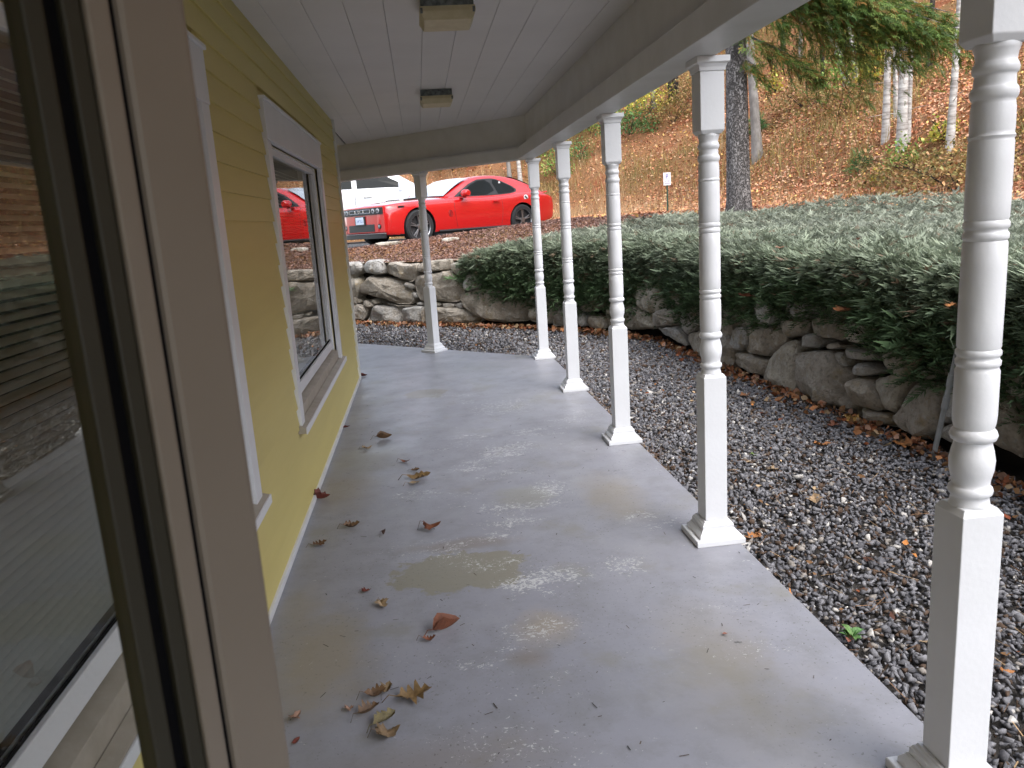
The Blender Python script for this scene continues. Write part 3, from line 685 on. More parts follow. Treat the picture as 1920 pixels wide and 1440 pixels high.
RIGHT = [
 [(-40,400),(58,418),(62,640),(-40,655)], [(60,400),(212,390),(212,540),(130,588),(62,540)], [(216,400),(470,380),(474,520),(352,632),(190,592)],
 [(66,642),(110,590),(200,600),(300,642),(372,652),(352,790),(58,690)], [(358,780),(380,640),(480,510),(592,490),(602,905),(420,862),(352,810)],
 [(596,600),(760,580),(868,590),(982,750),(1030,900),(1042,1105),(900,1045),(720,985),(612,905)], [(872,590),(942,590),(984,720),(930,692)], [(600,470),(700,440),(802,500),(760,562),(610,548)],
 [(480,330),(662,330),(655,462),(500,472)], [(668,340),(830,290),(962,330),(982,500),(850,482),(712,470)], [(985,350),(1110,320),(1252,420),(1242,522),(1100,532),(992,505)],
 [(802,540),(860,515),(932,540),(912,572),(812,572)], [(945,560),(1080,580),(1225,620),(1180,662),(950,642)], [(988,742),(1070,665),(1200,708),(1300,742),(1180,778),(1050,772)],
 [(1015,832),(1080,785),(1200,808),(1252,900),(1292,1050),(1180,1062),(1060,1005),(1020,920)], [(1045,1005),(1160,1065),(1382,1102),(1410,1205),(1200,1150),(1050,1105)],
 [(1210,808),(1400,760),(1472,800),(1432,1020),(1382,1092),(1300,1045),(1262,900)], [(1368,1112),(1440,1030),(1480,830),(1700,825),(1765,900),(1735,1200),(1600,1295),(1460,1232),(1398,1165)],
 [(1720,1255),(1830,1150),(2000,1150),(2120,1340),(1830,1315)], [(1770,840),(2050,860),(2060,1140),(1840,1140),(1745,1190)], [(2070,900),(2300,920),(2420,1180),(2420,1460),(2140,1330),(2010,1150)], [(2430,1000),(2900,1100),(2950,1600),(2440,1450)],
 [(1300,560),(1700,560),(1720,810),(1480,790),(1320,740),(1240,640)], [(-40,120),(210,120),(215,385),(-40,395)], [(220,110),(470,120),(470,370),(220,385)], [(480,110),(820,100),(820,280),(660,325),(480,325)], [(830,100),(1200,110),(1240,410),(1110,310),(970,330),(835,285)], [(1250,120),(1800,130),(1800,550),(1260,540)], [(1810,140),(2300,160),(2300,900),(2060,850),(1780,820)], [(2310,170),(3000,200),(2950,1080),(2430,990),(2310,910)]]
trace(RIGHT, 4.236, 1360, 520, (4.10, 3.6), (3.90, 7.5), depth=.09)
trace([[(1230,-20),(1400,-10),(1420,60),(1300,75),(1225,40)]], 1, 0, 620, (3.90, 7.5), (3.86, 8.4), depth=.05) if False else None
# rows of stones where the wall runs on out of view
def rows(A, B, u0, u1, zr):
    A = np.array(A, float); B = np.array(B, float); u = (B-A)/np.linalg.norm(B-A); nrm = np.array([-u[1], u[0]]); nrm = nrm if nrm@(CAM[:2]-A) > 0 else -nrm
    fr = lambda uu, z, h: (A[0]+u[0]*uu+nrm[0]*(h-.01), A[1]+u[1]*uu+nrm[1]*(h-.01), z)
    z = zr[0]; k = 0
    while z < zr[1]-.05:
        h = min(random.uniform(.25, .45), zr[1]-z+.02); x = u0
        while x < u1:
            w = random.uniform(.35, .8); j = lambda: random.uniform(-.04, .04); k += 1
            stone_from_poly([(x+.01+j(), z+.01), (x+w*.5, z+.005), (x+w-.01, z+.02+j()*.3), (x+w+j(), z+h*.6), (x+w*.9, z+h-.02), (x+w*.4, z+h-.005), (x+.02, z+h-.03)], fr, SC[k % 6], .09, seed=k*1.3+u0)
            x += w+.01
        z += h
rows((4.10, 3.6), (4.2, -3), .35, 6.0, (GZ, .98))
rows((-.8, 14.5), (-6, 19.0), -.55, 3.2, (GZ, 1.0))
rows((3.90, 7.5), (3.86, 8.4), .02, .9, (GZ, .98))

# ------------------------------------------------------------------ gravel
def ico():
    bm = bmesh.new(); bmesh.ops.create_icosphere(bm, subdivisions=1, radius=1); bm.verts.ensure_lookup_table()
    v = np.array([x.co[:] for x in bm.verts]); f = np.array([[q.index for q in p.verts] for p in bm.faces]); bm.free(); return v, f
IV, IF = ico()
def chip(seed):
    r = np.random.default_rng(seed); bm = bmesh.new()
    for p in r.normal(size=(9, 3)): bm.verts.new(p/np.linalg.norm(p)*r.uniform(.8, 1.15))
    ret = bmesh.ops.convex_hull(bm, input=bm.verts); bmesh.ops.triangulate(bm, faces=bm.faces)
    for v in [v for v in bm.verts if not v.link_faces]: bm.verts.remove(v)
    bm.verts.index_update(); v = np.array([x.co[:] for x in bm.verts]); f = np.array([[q.index for q in p.verts] for p in bm.faces]); bm.free(); return v, f
CHIPS = [chip(k) for k in range(9)]
def rand_rot(n, flat=.6):
    d = rng.normal(size=(n, 3)); d[:, 2] *= flat; return rot_to(d, rng.uniform(-math.pi, math.pi, n)*flat)
def gravel_points(n, smin, smax, dmin=.05):
    s = rng.uniform(smin, smax, n); w = rng.uniform(0, 1, n)
    P = wall_pt(s); Nn = wall_n(s); depth = np.where(P[:, 1] < 9, P[:, 0]-EX+.02, 2.1); return P-Nn*(w*depth)[:, None], s
s_at = lambda y: np.interp(y, WALL[:, 1], SL)
parts = []
for (n, a, b, size) in ((24000, s_at(1.2), s_at(6.0), .0132), (15500, s_at(6.0), s_at(9.8), .015), (12000, s_at(9.8), s_at(15.5), .0175), (3000, s_at(-2.5), s_at(1.2), .018)):
    P, s = gravel_points(n, a, b)
    inside = (P[:, 0] < EX+.012) & (P[:, 0]+P[:, 1] < 11.03+.02); P = P[~inside]; n = len(P)
    for q in range(9):
        sel = slice(q, None, 9); m_ = len(P[sel]); pv, pf_ = CHIPS[q]
        c0 = rng.uniform(0, 1, m_)[:, None]; base = np.array([.10, .098, .108])*(1-c0)+np.array([.285, .28, .295])*c0
        k = rng.uniform(0, 1, m_); base[k > .965] = [.60, .57, .53]; base[(k > .90) & (k < .965)] = [.30, .27, .24]; base[k < .13] = [.10, .065, .045]
        sc = size*np.exp(rng.normal(0, .32, m_)); S3 = np.stack([sc*rng.uniform(.9, 1.4, m_), sc, sc*rng.uniform(.45, .8, m_)], 1)
        Pz = np.column_stack([P[sel], GZ+.004+rng.uniform(-.006, .022, m_)+.01*bumps(P[sel][:, 0], P[sel][:, 1], 2)])
        parts.append(scatter(pv, pf_, Pz, rand_rot(m_, .5), S3, base))
V, Fc, C = merge(parts)
tag(newobj('gravel', fast_mesh('gravel', V, Fc, C), M['gravel']), 'dark grey crushed stone gravel strip beside the porch', kind='stuff')

# ------------------------------------------------------------------ leaves
def leaf_outline(kind, r):
    if kind == 'oak':
        pts = [(0, .03)]; k = 4
        for i in range(k):
            x = .10+.80*i/k; w = (.16+.26*math.sin(math.pi*(i+.7)/k))*r.uniform(.85, 1.15)
            pts += [(x+.02, .10+.10*math.sin(math.pi*(i+.3)/k)), (x+.09, w*.9), (x+.14, w)]
        pts += [(.93, .07), (1.0, .0)]
    elif kind == 'maple':
        pts = [(0, .04), (-.04, .22), (.10, .26), (.06, .44), (.24, .38), (.34, .50), (.42, .34), (.46, .22), (.62, .24), (.72, .30), (.76, .16), (.88, .10), (1.0, 0)]
    else:
        pts = [(0, .02), (.12, .17), (.3, .27), (.5, .28), (.7, .2), (.88, .09), (1.0, 0)]
    return pts
def leaf_mesh(kind, size, curl, fold, color, seed, stem=.35):
    r = random.Random(seed); up = leaf_outline(kind, r); lo = [(x, -y*r.uniform(.85, 1.1)) for x, y in up]
    vs = []; fs = []
    # ribs: for each outline point, rows from the midrib to both edges
    def pos(x, y):
        X = x-.5; h = curl*(1.6*X*X)+fold*abs(y)*1.3+.10*math.sin(x*7+seed)*abs(y)*2+.05*math.sin(y*11+seed*2)
        return (X*size*(1-.18*abs(curl)), y*size*(1-.35*abs(fold)), h*size)
    for side in (up, lo):
        n0 = len(vs)
        for (x, y) in side: vs += [pos(min(max(x, 0), 1), 0), pos(x, y*.5), pos(x, y)]
        for i in range(len(side)-1):
            a = n0+3*i; fs += [(a, a+3, a+4, a+1), (a+1, a+4, a+5, a+2)]
    zmin = min(v[2] for v in vs); vs = [(x, y, z-zmin+.003) for x, y, z in vs]
    g = G(); g.add(vs, fs)
    if stem:
        p = pos(0, 0); g.tube([(p[0], 0, p[2]-zmin+.004), (p[0]-size*stem*.5, size*.05*math.sin(seed), p[2]-zmin+.012), (p[0]-size*stem, size*.12*math.sin(seed), .004)], size*.012, 5)
    me = bpy.data.meshes.new('leaf'); me.from_pydata(g.v, [], g.f); me.polygons.foreach_set('use_smooth', [True]*len(me.polygons))
    at = me.color_attributes.new('Col', 'FLOAT_COLOR', 'POINT'); at.data.foreach_set('color', np.tile([*color, 1.0], len(g.v)).astype(np.float32)); return me
RUST, BROWN, GOLD, TAN, RED, DARK, ORANGE, PINK = (.20, .065, .028), (.16, .085, .038), (.25, .15, .055), (.42, .30, .18), (.17, .035, .022), (.07, .03, .02), (.42, .17, .05), (.38, .22, .15)
def put_leaf(P, px_w, kind, color, curl, fold, rz, lab, seed, tilt=(0, 0), group=None, k=1.0):
    D = (np.asarray(P)-CAM)@FW; size = px_w/F_PX*D*k
    o = newobj('fallen_leaf', leaf_mesh(kind, size, curl, fold, color, seed), M['leaf'], loc=tuple(P)); o.rotation_euler = (tilt[0], tilt[1], rz); tag(o, lab, 'leaf', group); return o
PL = [  # px, py, width px, kind, colour, curl, fold, rotation, label
 (650, 800, 16, 'plain', RED, .2, .5, .6, 'tiny dark red leaf against the white base board past the first window sill'),
 (721, 819, 32, 'plain', BROWN, .4, .7, .1, 'thin rolled brown leaf on the grey floor, above a small pale leaf'),
 (689, 839, 20, 'maple', TAN, .3, .2, .3, 'small pale tan leaf lying by itself near the house wall'),
 (760, 865, 22, 'plain', RUST, .5, .3, -.3, 'small orange brown oval leaf just beyond the leaf pair'),
 (779, 881, 18, 'oak', BROWN, .3, .3, .2, 'small brown leaf tip touching the golden brown oak leaf'),
 (786, 891, 48, 'oak', GOLD, .35, .3, .1, 'golden brown lobed oak leaf lying over a pale leaf'),
 (778, 903, 30, 'plain', TAN, .3, .2, .4, 'pale tan oval leaf tucked under the golden oak leaf'),
 (605, 932, 32, 'maple', RED, .4, .7, .2, 'dark red crumpled leaf lying against the white base board'),
 (660, 985, 34, 'oak', BROWN, .5, .6, .2, 'brown arched leaf with pointed lobes and long stem near the wall'),
 (600, 1018, 32, 'oak', (.15, .07, .03), .2, .3, .55, 'narrow brown oak leaf with spiky lobes near the base board'),
 (720, 1001, 20, 'plain', DARK, 1.1, .9, 1.2, 'small dark curled up leaf with a hooked stem'),
 (812, 989, 36, 'maple', RUST, .5, -.2, -.1, 'rust brown domed leaf beside the olive worn patch'),
 (688, 1107, 20, 'maple', RED, .4, .4, .3, 'small red leaf above the pale tan lobed leaf'),
 (718, 1134, 32, 'maple', TAN, .4, .2, -1.2, 'pale tan lobed leaf with thin stem on bare floor'),
 (838, 1172, 64, 'plain', RUST, .3, 1.1, .55, 'large folded rust brown leaf standing on edge'),
 (805, 1197, 30, 'oak', RUST, .6, .5, .1, 'small rust leaf curled at the foot of the large folded leaf'),
 (778, 1300, 74, 'oak', GOLD, .35, .25, .25, 'large golden brown oak leaf with spiky lobes at the leaf cluster'),
 (705, 1302, 46, 'oak', BROWN, .7, .6, .2, 'brown curled oak leaf on top of the leaf cluster'),
 (725, 1292, 40, 'oak', (.22, .14, .06), .6, .6, 1.2, 'golden brown upright curled leaf at the back of the cluster'),
 (692, 1330, 52, 'oak', (.17, .095, .045), .4, .5, .6, 'brown oak leaf with curled tip on the left of the cluster'),
 (722, 1346, 56, 'oak', (.19, .15, .06), .3, .4, .75, 'olive brown oak leaf in the middle of the cluster'),
 (730, 1372, 50, 'maple', (.26, .17, .09), .5, .2, .2, 'spotted tan leaf with a straight stem at the end of the cluster'),
 (657, 1328, 20, 'maple', PINK, .4, .2, .4, 'small pinkish tan leaf beside the leaf cluster'),
 (556, 1342, 28, 'maple', PINK, .5, .1, 1.0, 'pinkish tan crumpled leaf next to the storm door edge'),
 (556, 1388, 22, 'plain', RED, .2, .4, 1.1, 'red pointed leaf fragment next to the storm door edge'),
 (1360, 1189, 14, 'plain', (.30, .12, .08), .4, .5, .1, 'tiny reddish curled leaf on the floor near the open porch edge'),
 (681, 704, 18, 'plain', RED, .3, .5, .1, 'dark red leaf at the foot of the house corner'),
]
for i, (px, py, w, kd, c, cu, fo, rz, lab) in enumerate(PL):
    put_leaf(onz(px, py+w*.10, .001), w, kd, c, cu, fo, rz, lab, i+11)
GL = [(1541, 836, 34, 'oak', ORANGE, 'orange lobed leaf alone on the gravel'), (1530, 940, 42, 'oak', (.36, .24, .13), 'tan brown lobed leaf lying flat on the gravel'), (1408, 1008, 36, 'maple', ORANGE, 'orange leaf leaning against a white post base on the gravel'),
      (1452, 882, 24, 'maple', TAN, 'pale tan leaf on the gravel near the third post'), (1560, 800, 26, 'maple', RUST, 'rust leaf on the gravel close to the stone wall'), (1700, 833, 54, 'oak', ORANGE, 'orange oak leaf on the gravel by the grey conduit'),
      (1600, 793, 34, 'maple', (.45, .25, .06), 'yellow orange leaf at the foot of the large wall stone'), (1648, 785, 40, 'maple', (.42, .24, .06), 'yellow brown curled leaf at the wall foot'), (1888, 1262, 30, 'maple', ORANGE, 'orange crumpled leaf on gravel behind the nearest turned post'),
      (1888, 972, 22, 'plain', (.45, .12, .05), 'red orange leaf on gravel to the side of the nearest turned post'), (1510, 735, 26, 'oak', ORANGE, 'orange brown leaf lying flat just off the wall foot'), (1395, 742, 22, 'maple', (.30, .13, .05), 'brown leaf on gravel beside the third post block')]
for i, (px, py, w, kd, c, lab) in enumerate(GL):
    put_leaf(onz(px, py, GZ+.025), w, kd, c, .35, .25, random.uniform(-3, 3), lab, i+71, (random.uniform(-.2, .2), random.uniform(-.2, .2)))
# drift of leaves along the foot of the wall
LQ = np.array([(-.5, .04, .20), (-.12, -.36, .04), (.30, -.22, .16), (.5, 0, .10), (.16, .34, .05), (-.28, .20, .18), (0, 0, -.05)]); LF = np.array([(6, 0, 1), (6, 1, 2), (6, 2, 3), (6, 3, 4), (6, 4, 5), (6, 5, 0)])
HQ = np.array([(-.5, 0, .18), (-.05, -.36, .02), (.5, .03, .14), (.05, .36, .06)]); HF = np.array([(0, 1, 2), (0, 2, 3)])
def palette(n, cols, jit=.25):
    c = np.array(cols)[rng.integers(0, len(cols), n)]; return np.clip(c*(1+rng.normal(0, jit, (n, 1))), .01, .9)
n = 2900; s = rng.uniform(s_at(1.5), s_at(15.0), n); off = np.abs(rng.normal(0, .10, n))+.02
P = wall_pt(s)-wall_n(s)*(off+.05)[:, None]; keep = rng.uniform(0, 1, n) < np.where(s > s_at(10), 1.0, .62); P = P[keep]; n = len(P)
Pz = np.column_stack([P, GZ+.02+rng.uniform(0, .05, n)])
parts = [scatter(LQ, LF, Pz, rand_rot(n, .5), rng.uniform(.03, .075, n)*(1+.25*(Pz[:, 1] > 10)), palette(n, [RUST, (.32, .14, .06), (.36, .17, .08), (.25, .10, .05), TAN, PINK, BROWN, (.20, .08, .04), BROWN], .3))]
n = 420; P, s = gravel_points(n, s_at(1.0), s_at(14)); Pz = np.column_stack([P, GZ+.022+rng.uniform(0, .01, n)]); ok = ~((P[:, 0] < EX+.02) & (P[:, 0]+P[:, 1] < 11.05)); Pz = Pz[ok]; n = len(Pz)
parts.append(scatter(LQ, LF, Pz, rand_rot(n, .25), rng.uniform(.015, .05, n), palette(n, [RUST, ORANGE, BROWN, TAN, DARK, BROWN])))
V, Fc, C = merge(parts); tag(newobj('leaf_drift', fast_mesh('leaf_drift', V, Fc, C), M['litter']), 'drift of orange and brown leaves along the wall foot', kind='stuff')
# needles and twigs: floor grit and gravel litter
TW = np.array([(-.5, -.03, 0), (.5, -.03, .02), (.5, .03, .02), (-.5, .03, 0)]); TF = np.array([(0, 1, 2, 3)])
n = 230; x = rng.uniform(.1, 2.15, n); y = rng.uniform(1.6, 9, n); Pz = np.column_stack([x, y, np.full(n, .003)])
a_ = [scatter(TW, TF, Pz, rot_to(np.column_stack([rng.normal(size=(n, 2)), np.zeros(n)])), np.stack([rng.uniform(.008, .035, n), rng.uniform(.03, .06, n), np.full(n, .02)], 1), palette(n, [(.05, .035, .025), (.09, .06, .04), (.03, .025, .02)]))]
n = 900; P, s = gravel_points(n, s_at(1.2), s_at(12)); ok = ~((P[:, 0] < EX+.02) & (P[:, 0]+P[:, 1] < 11.05)); P = P[ok]; n = len(P); Pz = np.column_stack([P, GZ+.026+rng.uniform(0, .012, n)])
a_.append(scatter(TW, TF, Pz, rot_to(np.column_stack([rng.normal(size=(n, 2)), rng.normal(0, .1, n)])), np.stack([rng.uniform(.03, .14, n), rng.uniform(.03, .07, n), np.full(n, .02)], 1), palette(n, [(.22, .12, .06), (.30, .2, .11), (.12, .07, .04)])))
n = 700; y = rng.uniform(1.4, 8.8, n); Pz = np.column_stack([EX+.015+np.abs(rng.normal(0, .03, n)), y, GZ+.02+rng.uniform(0, .03, n)])
Pz = Pz[bumps(Pz[:, 1]*1.3, Pz[:, 1]*0) > -.1]; n = len(Pz)
a_.append(scatter(TW, TF, Pz, rot_to(np.column_stack([rng.normal(size=(n, 2)), rng.normal(0, .3, n)])), np.stack([rng.uniform(.03, .09, n), rng.uniform(.02, .05, n), np.full(n, .02)], 1), palette(n, [(.26, .13, .06), (.20, .10, .05), (.32, .2, .1)])))
V, Fc, C = merge(a_); tag(newobj('twig_litter', fast_mesh('twig_litter', V, Fc, C), M['litter']), 'dry twigs and conifer needles scattered over floor and gravel', kind='stuff')

# ------------------------------------------------------------------ juniper ground cover
def sprig(nf=9, L=1.0, seed=0, droop=.15, wid=.042):
    r = random.Random(seed); vs = []; fs = []; tips = []
    def frond(p, d, l, w):
        d = np.array(d)/np.linalg.norm(d); q = np.cross(d, [0, 0, 1.0]); q /= (np.linalg.norm(q)+1e-9); q = q*math.cos(r.uniform(-.9, .9))+np.array([0, 0, 1])*math.sin(r.uniform(-.9, .9)); k = len(vs)
        vs.extend([p-q*w, p+q*w, p+d*l]); fs.append((k, k+1, k+2)); tips.extend([.75, .75, 1.35])
    for i in range(nf):
        t = (i+.5)/nf; p = np.array([t*L*.8, 0, -droop*t*t*L+.05*math.sin(t*5)*L]); sd = 1 if i % 2 else -1
        frond(p, (.75+.5*t, sd*(.75-.35*t)*r.uniform(.6, 1.3), r.uniform(-.2, .55)), L*r.uniform(.22, .36)*(1.15-.4*t), wid*L*r.uniform(.7, 1.2))
    frond(np.array([L*.70, 0, -droop*.5*L]), (1, r.uniform(-.2, .2), .12), L*.36, wid*L)
    frond(np.array([0, 0, 0]), (1, .02, -.02), L*.8, wid*L*.35)
    return np.array(vs), np.array(fs), np.array(tips)
SP = [sprig(12, 1, k) for k in range(6)]
bot = [(872, 535), (920, 550), (960, 552), (1000, 560), (1100, 575), (1200, 582), (1290, 588), (1350, 578), (1420, 585), (1490, 575), (1560, 575), (1610, 610), (1660, 660), (1720, 700), (1790, 690), (1860, 740), (1920, 770)]
bs, bz = [], []
for (px, py) in bot:
    d = ray(px, py); ks = np.arange(3, 20, .01); Q = CAM+ks[:, None]*d; dd, spz = sdist(WALL, Q[:, 0], Q[:, 1]); i = np.nonzero(dd > -.15)[0][0]; bs.append(spz[i]); bz.append(Q[i, 2])
o_ = np.argsort(bs); bs = np.array(bs)[o_]; bz = np.array(bz)[o_]
S_END = s_at(12.62)
def hedge_depth(s):
    return np.interp(s, [0, s_at(9.0), s_at(10.4), s_at(11.2), s_at(12.0), S_END, S_END+.3], [4.9, 4.9, 5.4, 4.4, 2.6, .5, .0])
def hedge_pt(s, v, jitter=0.0):
    """v in [0,1] front face (bottom to brim), [1,2] top from brim to back"""
    W2 = wall_pt(s); Nn = wall_n(s); zb = np.interp(s, bs, bz)+.05; D = hedge_depth(s)
    taper = np.clip((S_END-s)/.8, .15, 1)
    bulge = (.10+.05*bumps(s*1.3, s*.4))*taper
    f = np.clip(v, 0, 1); a = .01-bulge*np.sin(np.pi*(.15+.55*f)); a00 = .01-bulge*math.sin(math.pi*.70); X0 = W2+Nn*a00[..., None]; zt = 1.0+.17*taper+.05*bumps(X0[..., 0]*1.6, X0[..., 1]*1.6)-.08*np.clip((.35-a00)/.7, 0, 1)**1.5
    zf = zb+(zt-zb)*f
    tp = np.clip(v-1, 0, 1); q = tp*D; a0 = .01-bulge*math.sin(math.pi*.70)
    at = a0+(D-a0)*tp; X = W2+Nn*at[..., None]
    zh = H(X[..., 0], X[..., 1]); zt2 = np.where(at < .3, 1.0, zh)+.17*np.minimum(1, (1-tp)*D/.5+.12)*taper+.05*bumps(X[..., 0]*1.6, X[..., 1]*1.6)
    zt2 = zt2-.08*np.clip((.35-at)/.7, 0, 1)**1.5
    top = v > 1
    a_ = np.where(top, at, a); z = np.where(top, zt2, zf)
    return np.column_stack([W2+Nn*a_[..., None], z]), Nn
parts = []
def grow(n, s0, s1, v0, v1, size, front):
    s = rng.uniform(s0, s1, n); v = rng.uniform(v0, v1, n)
    if front: v = np.where(rng.uniform(size=n) < .05, rng.uniform(-.35, 0, n), v)
    vv = np.clip(v, 0, 2); P, Nn = hedge_pt(s, vv)
    P[:, 2] += np.where(v < 0, v*.55, 0)
    zb_ = GZ+.12; ok = (P[:, 2] > zb_) & (hedge_depth(s) > .05); s, v, P, Nn = s[ok], v[ok], P[ok], Nn[ok]; n = len(s)
    T = np.column_stack([-Nn[:, 1], Nn[:, 0]]); r1 = rng.normal(0, 1, (n, 3))
    if front:
        out = np.column_stack([-Nn, np.zeros(n)]); d = out*1.0+np.column_stack([T, np.zeros(n)])*r1[:, :1]*.8+np.array([0, 0, 1])*(rng.normal(.10, .32, n))[:, None]
        c0 = np.array([.045, .080, .040])
    else:
        ang = rng.uniform(0, 2*math.pi, n); d = np.column_stack([np.cos(ang), np.sin(ang), rng.uniform(.05, .75, n)])
        c0 = np.array([.118, .140, .098])
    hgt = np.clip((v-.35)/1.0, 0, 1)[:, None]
    col = np.array([.105, .165, .078])*(1-hgt)+np.array([.26, .28, .21])*hgt  # paler and greyer upwards: sky light painted in with leaf colour
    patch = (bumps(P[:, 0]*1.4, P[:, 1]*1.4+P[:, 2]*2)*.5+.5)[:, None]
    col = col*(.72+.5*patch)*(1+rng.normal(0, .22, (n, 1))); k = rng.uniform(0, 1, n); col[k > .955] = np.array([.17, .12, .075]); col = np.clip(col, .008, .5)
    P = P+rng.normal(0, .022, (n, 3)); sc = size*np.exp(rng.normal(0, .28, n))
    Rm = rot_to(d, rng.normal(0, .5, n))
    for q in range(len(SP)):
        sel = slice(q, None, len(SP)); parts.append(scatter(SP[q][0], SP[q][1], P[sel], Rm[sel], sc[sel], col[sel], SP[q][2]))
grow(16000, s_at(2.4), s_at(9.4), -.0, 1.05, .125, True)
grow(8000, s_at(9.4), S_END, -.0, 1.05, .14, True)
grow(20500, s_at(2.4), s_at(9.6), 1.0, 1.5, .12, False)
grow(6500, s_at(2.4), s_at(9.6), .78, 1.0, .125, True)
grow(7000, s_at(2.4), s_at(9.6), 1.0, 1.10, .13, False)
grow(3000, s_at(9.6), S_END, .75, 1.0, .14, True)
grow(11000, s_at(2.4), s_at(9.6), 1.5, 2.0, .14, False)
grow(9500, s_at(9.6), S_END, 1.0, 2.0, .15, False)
grow(3000, s_at(-4), s_at(2.4), 0, 2.0, .26, False)
V, Fc, C = merge(parts)
tag(newobj('juniper_ground_cover', fast_mesh('juniper', V, Fc, C), M['foliage']), 'dense grey green juniper spilling over the stone wall', kind='stuff')
# dark sheet inside the mat, painted for the shade between sprigs
ss_ = np.linspace(s_at(-4), S_END, 150); vv_ = np.concatenate([np.linspace(.05, 1, 8), np.linspace(1.02, 2, 30)])
Vc = []
for v in vv_:
    P, Nn = hedge_pt(ss_, np.full(len(ss_), v)); P[:, :2] += Nn*(.07 if v <= 1 else .0); P[:, 2] -= .075; Vc.append(P)
Vc = np.stack(Vc, 1); a_, b_ = Vc.shape[:2]; Vc = Vc.reshape(-1, 3); i_ = (np.arange(a_-1)[:, None]*b_+np.arange(b_-1)[None]).ravel()
tag(newobj('juniper_core_shade', fast_mesh('juniper_core_shade', Vc, np.stack([i_, i_+1, i_+b_+1, i_+b_], 1), smooth=True), mat('juniper_shade', (.035, .045, .024), .95, col2=(.05, .04, .026), vscale=30, bump=1, bscale=60)), 'dark sheet inside the juniper mat, painted for the shade between sprigs', kind='stuff')
HL = [(1604, 452, 20, 'red leaf resting on top of the juniper', (.26, .06, .035)), (1590, 480, 20, 'pale tan leaf on the juniper brim near the nearest post', TAN), (1536, 477, 16, 'pinkish tan leaf on the juniper brim, between two other pale leaves', PINK), (1512, 484, 14, 'small pale leaf on the juniper brim nearest the third post', TAN),
      (1766, 427, 16, 'orange leaf on top of the juniper beside the nearest turned post', ORANGE), (1488, 505, 26, 'dull orange leaf caught in the juniper front', (.33, .13, .06)), (1574, 585, 40, 'long orange brown oak leaf hanging in the juniper above the stones', (.34, .13, .05)), (1395, 556, 26, 'rust leaf caught low in the juniper next to the third post', RUST), (1785, 575, 26, 'orange leaf hanging in the juniper beside the conduit', ORANGE),
      (1462, 466, 18, 'brown leaf lying on the juniper above the wall', (.2, .1, .05))]
for i, (px, py, w, lab, c) in enumerate(HL):
    d = ray(px, py); ks = np.arange(4, 14, .02); Q = CAM+ks[:, None]*d; dd, spz = sdist(WALL, Q[:, 0], Q[:, 1])
    zs = np.where(dd < -.05, np.where(Q[:, 2] < 1.1, np.where(dd > -.27, 9, -9), -9), H(Q[:, 0], Q[:, 1])+.20); j = np.nonzero(Q[:, 2] <= zs)[0]; P = Q[j[0]] if len(j) else Q[-1]
    put_leaf(P-ray(px, py)*.06, w, 'oak' if i % 2 else 'maple', c, .3, .2, random.uniform(-3, 3), lab, i+131, (random.uniform(-.3, .5), random.uniform(-.4, .1)))
#PART3
# ------------------------------------------------------------------ conduit, weeds
def conduit():
    base = onz(1752, 848, GZ); A = np.array([4.10, 3.6]); B = np.array([3.90, 7.5]); u = (B-A)/np.linalg.norm(B-A); nrm = np.array([-u[1], u[0], 0])
    top = on_plane(1806, 610, (A[0]+nrm[0]*.17, A[1]+nrm[1]*.17, 0), nrm); base = on_plane(1752, 848, (A[0]+nrm[0]*.17, A[1]+nrm[1]*.17, 0), nrm); base = base+(top-base)*((GZ-.02-base[2])/(top[2]-base[2]))
    t = thing('conduit', 'thin grey plastic conduit leaning up against the stone wall', 'pipe', tuple(base))
    pm = mat('grey_pvc', (.27, .28, .285), .5, col2=(.22, .225, .22), vscale=12); d = top-base
    G().tube([np.zeros(3), d*.5, d], .0155, 14).build('pipe', pm, t, smooth=.8)
    for f in (.42, .58): G().tube([d*f, d*(f+.085)], .0205, 14).build('coupling', pm, t, smooth=.6)
    G().tube([d*.83, d*.83+np.array([-.02, .0, .03])], .017, 10).build('strap', pm, t)
conduit()
def rosette(px, py, w, lab, cols, n=9, up=.5):
    P = onz(px, py, GZ+.015); D = (P-CAM)@FW; R0 = w/F_PX*D/2
    t = thing('weed', lab, 'plant', tuple(P))
    for i in range(n):
        a = 2*math.pi*i/n+random.uniform(-.3, .3); c = cols[i % len(cols)]
        me = leaf_mesh('plain', R0*random.uniform(.8, 1.15), -.3, .25, c, i+5, stem=0); o = newobj('leaf', me, M['leaf'], t)
        o.location = (math.cos(a)*R0*.55, math.sin(a)*R0*.55, random.uniform(.0, .02)+R0*.2); o.rotation_euler = (random.uniform(-.3, .3), -random.uniform(.2, up+.2), a)
rosette(1597, 1203, 56, 'small weed rosette with green and reddish leaves at the porch edge', [(.10, .24, .06), (.09, .22, .05), (.28, .10, .06), (.14, .26, .07)], 10)
rosette(1413, 858, 20, 'tiny green grass tuft growing in the gravel', [(.13, .2, .05), (.2, .22, .07)], 7, .9)
rosette(1268, 925, 34, 'broken juniper sprig lying on the porch edge beside a post', [(.06, .10, .05), (.08, .12, .07)], 9, .2)

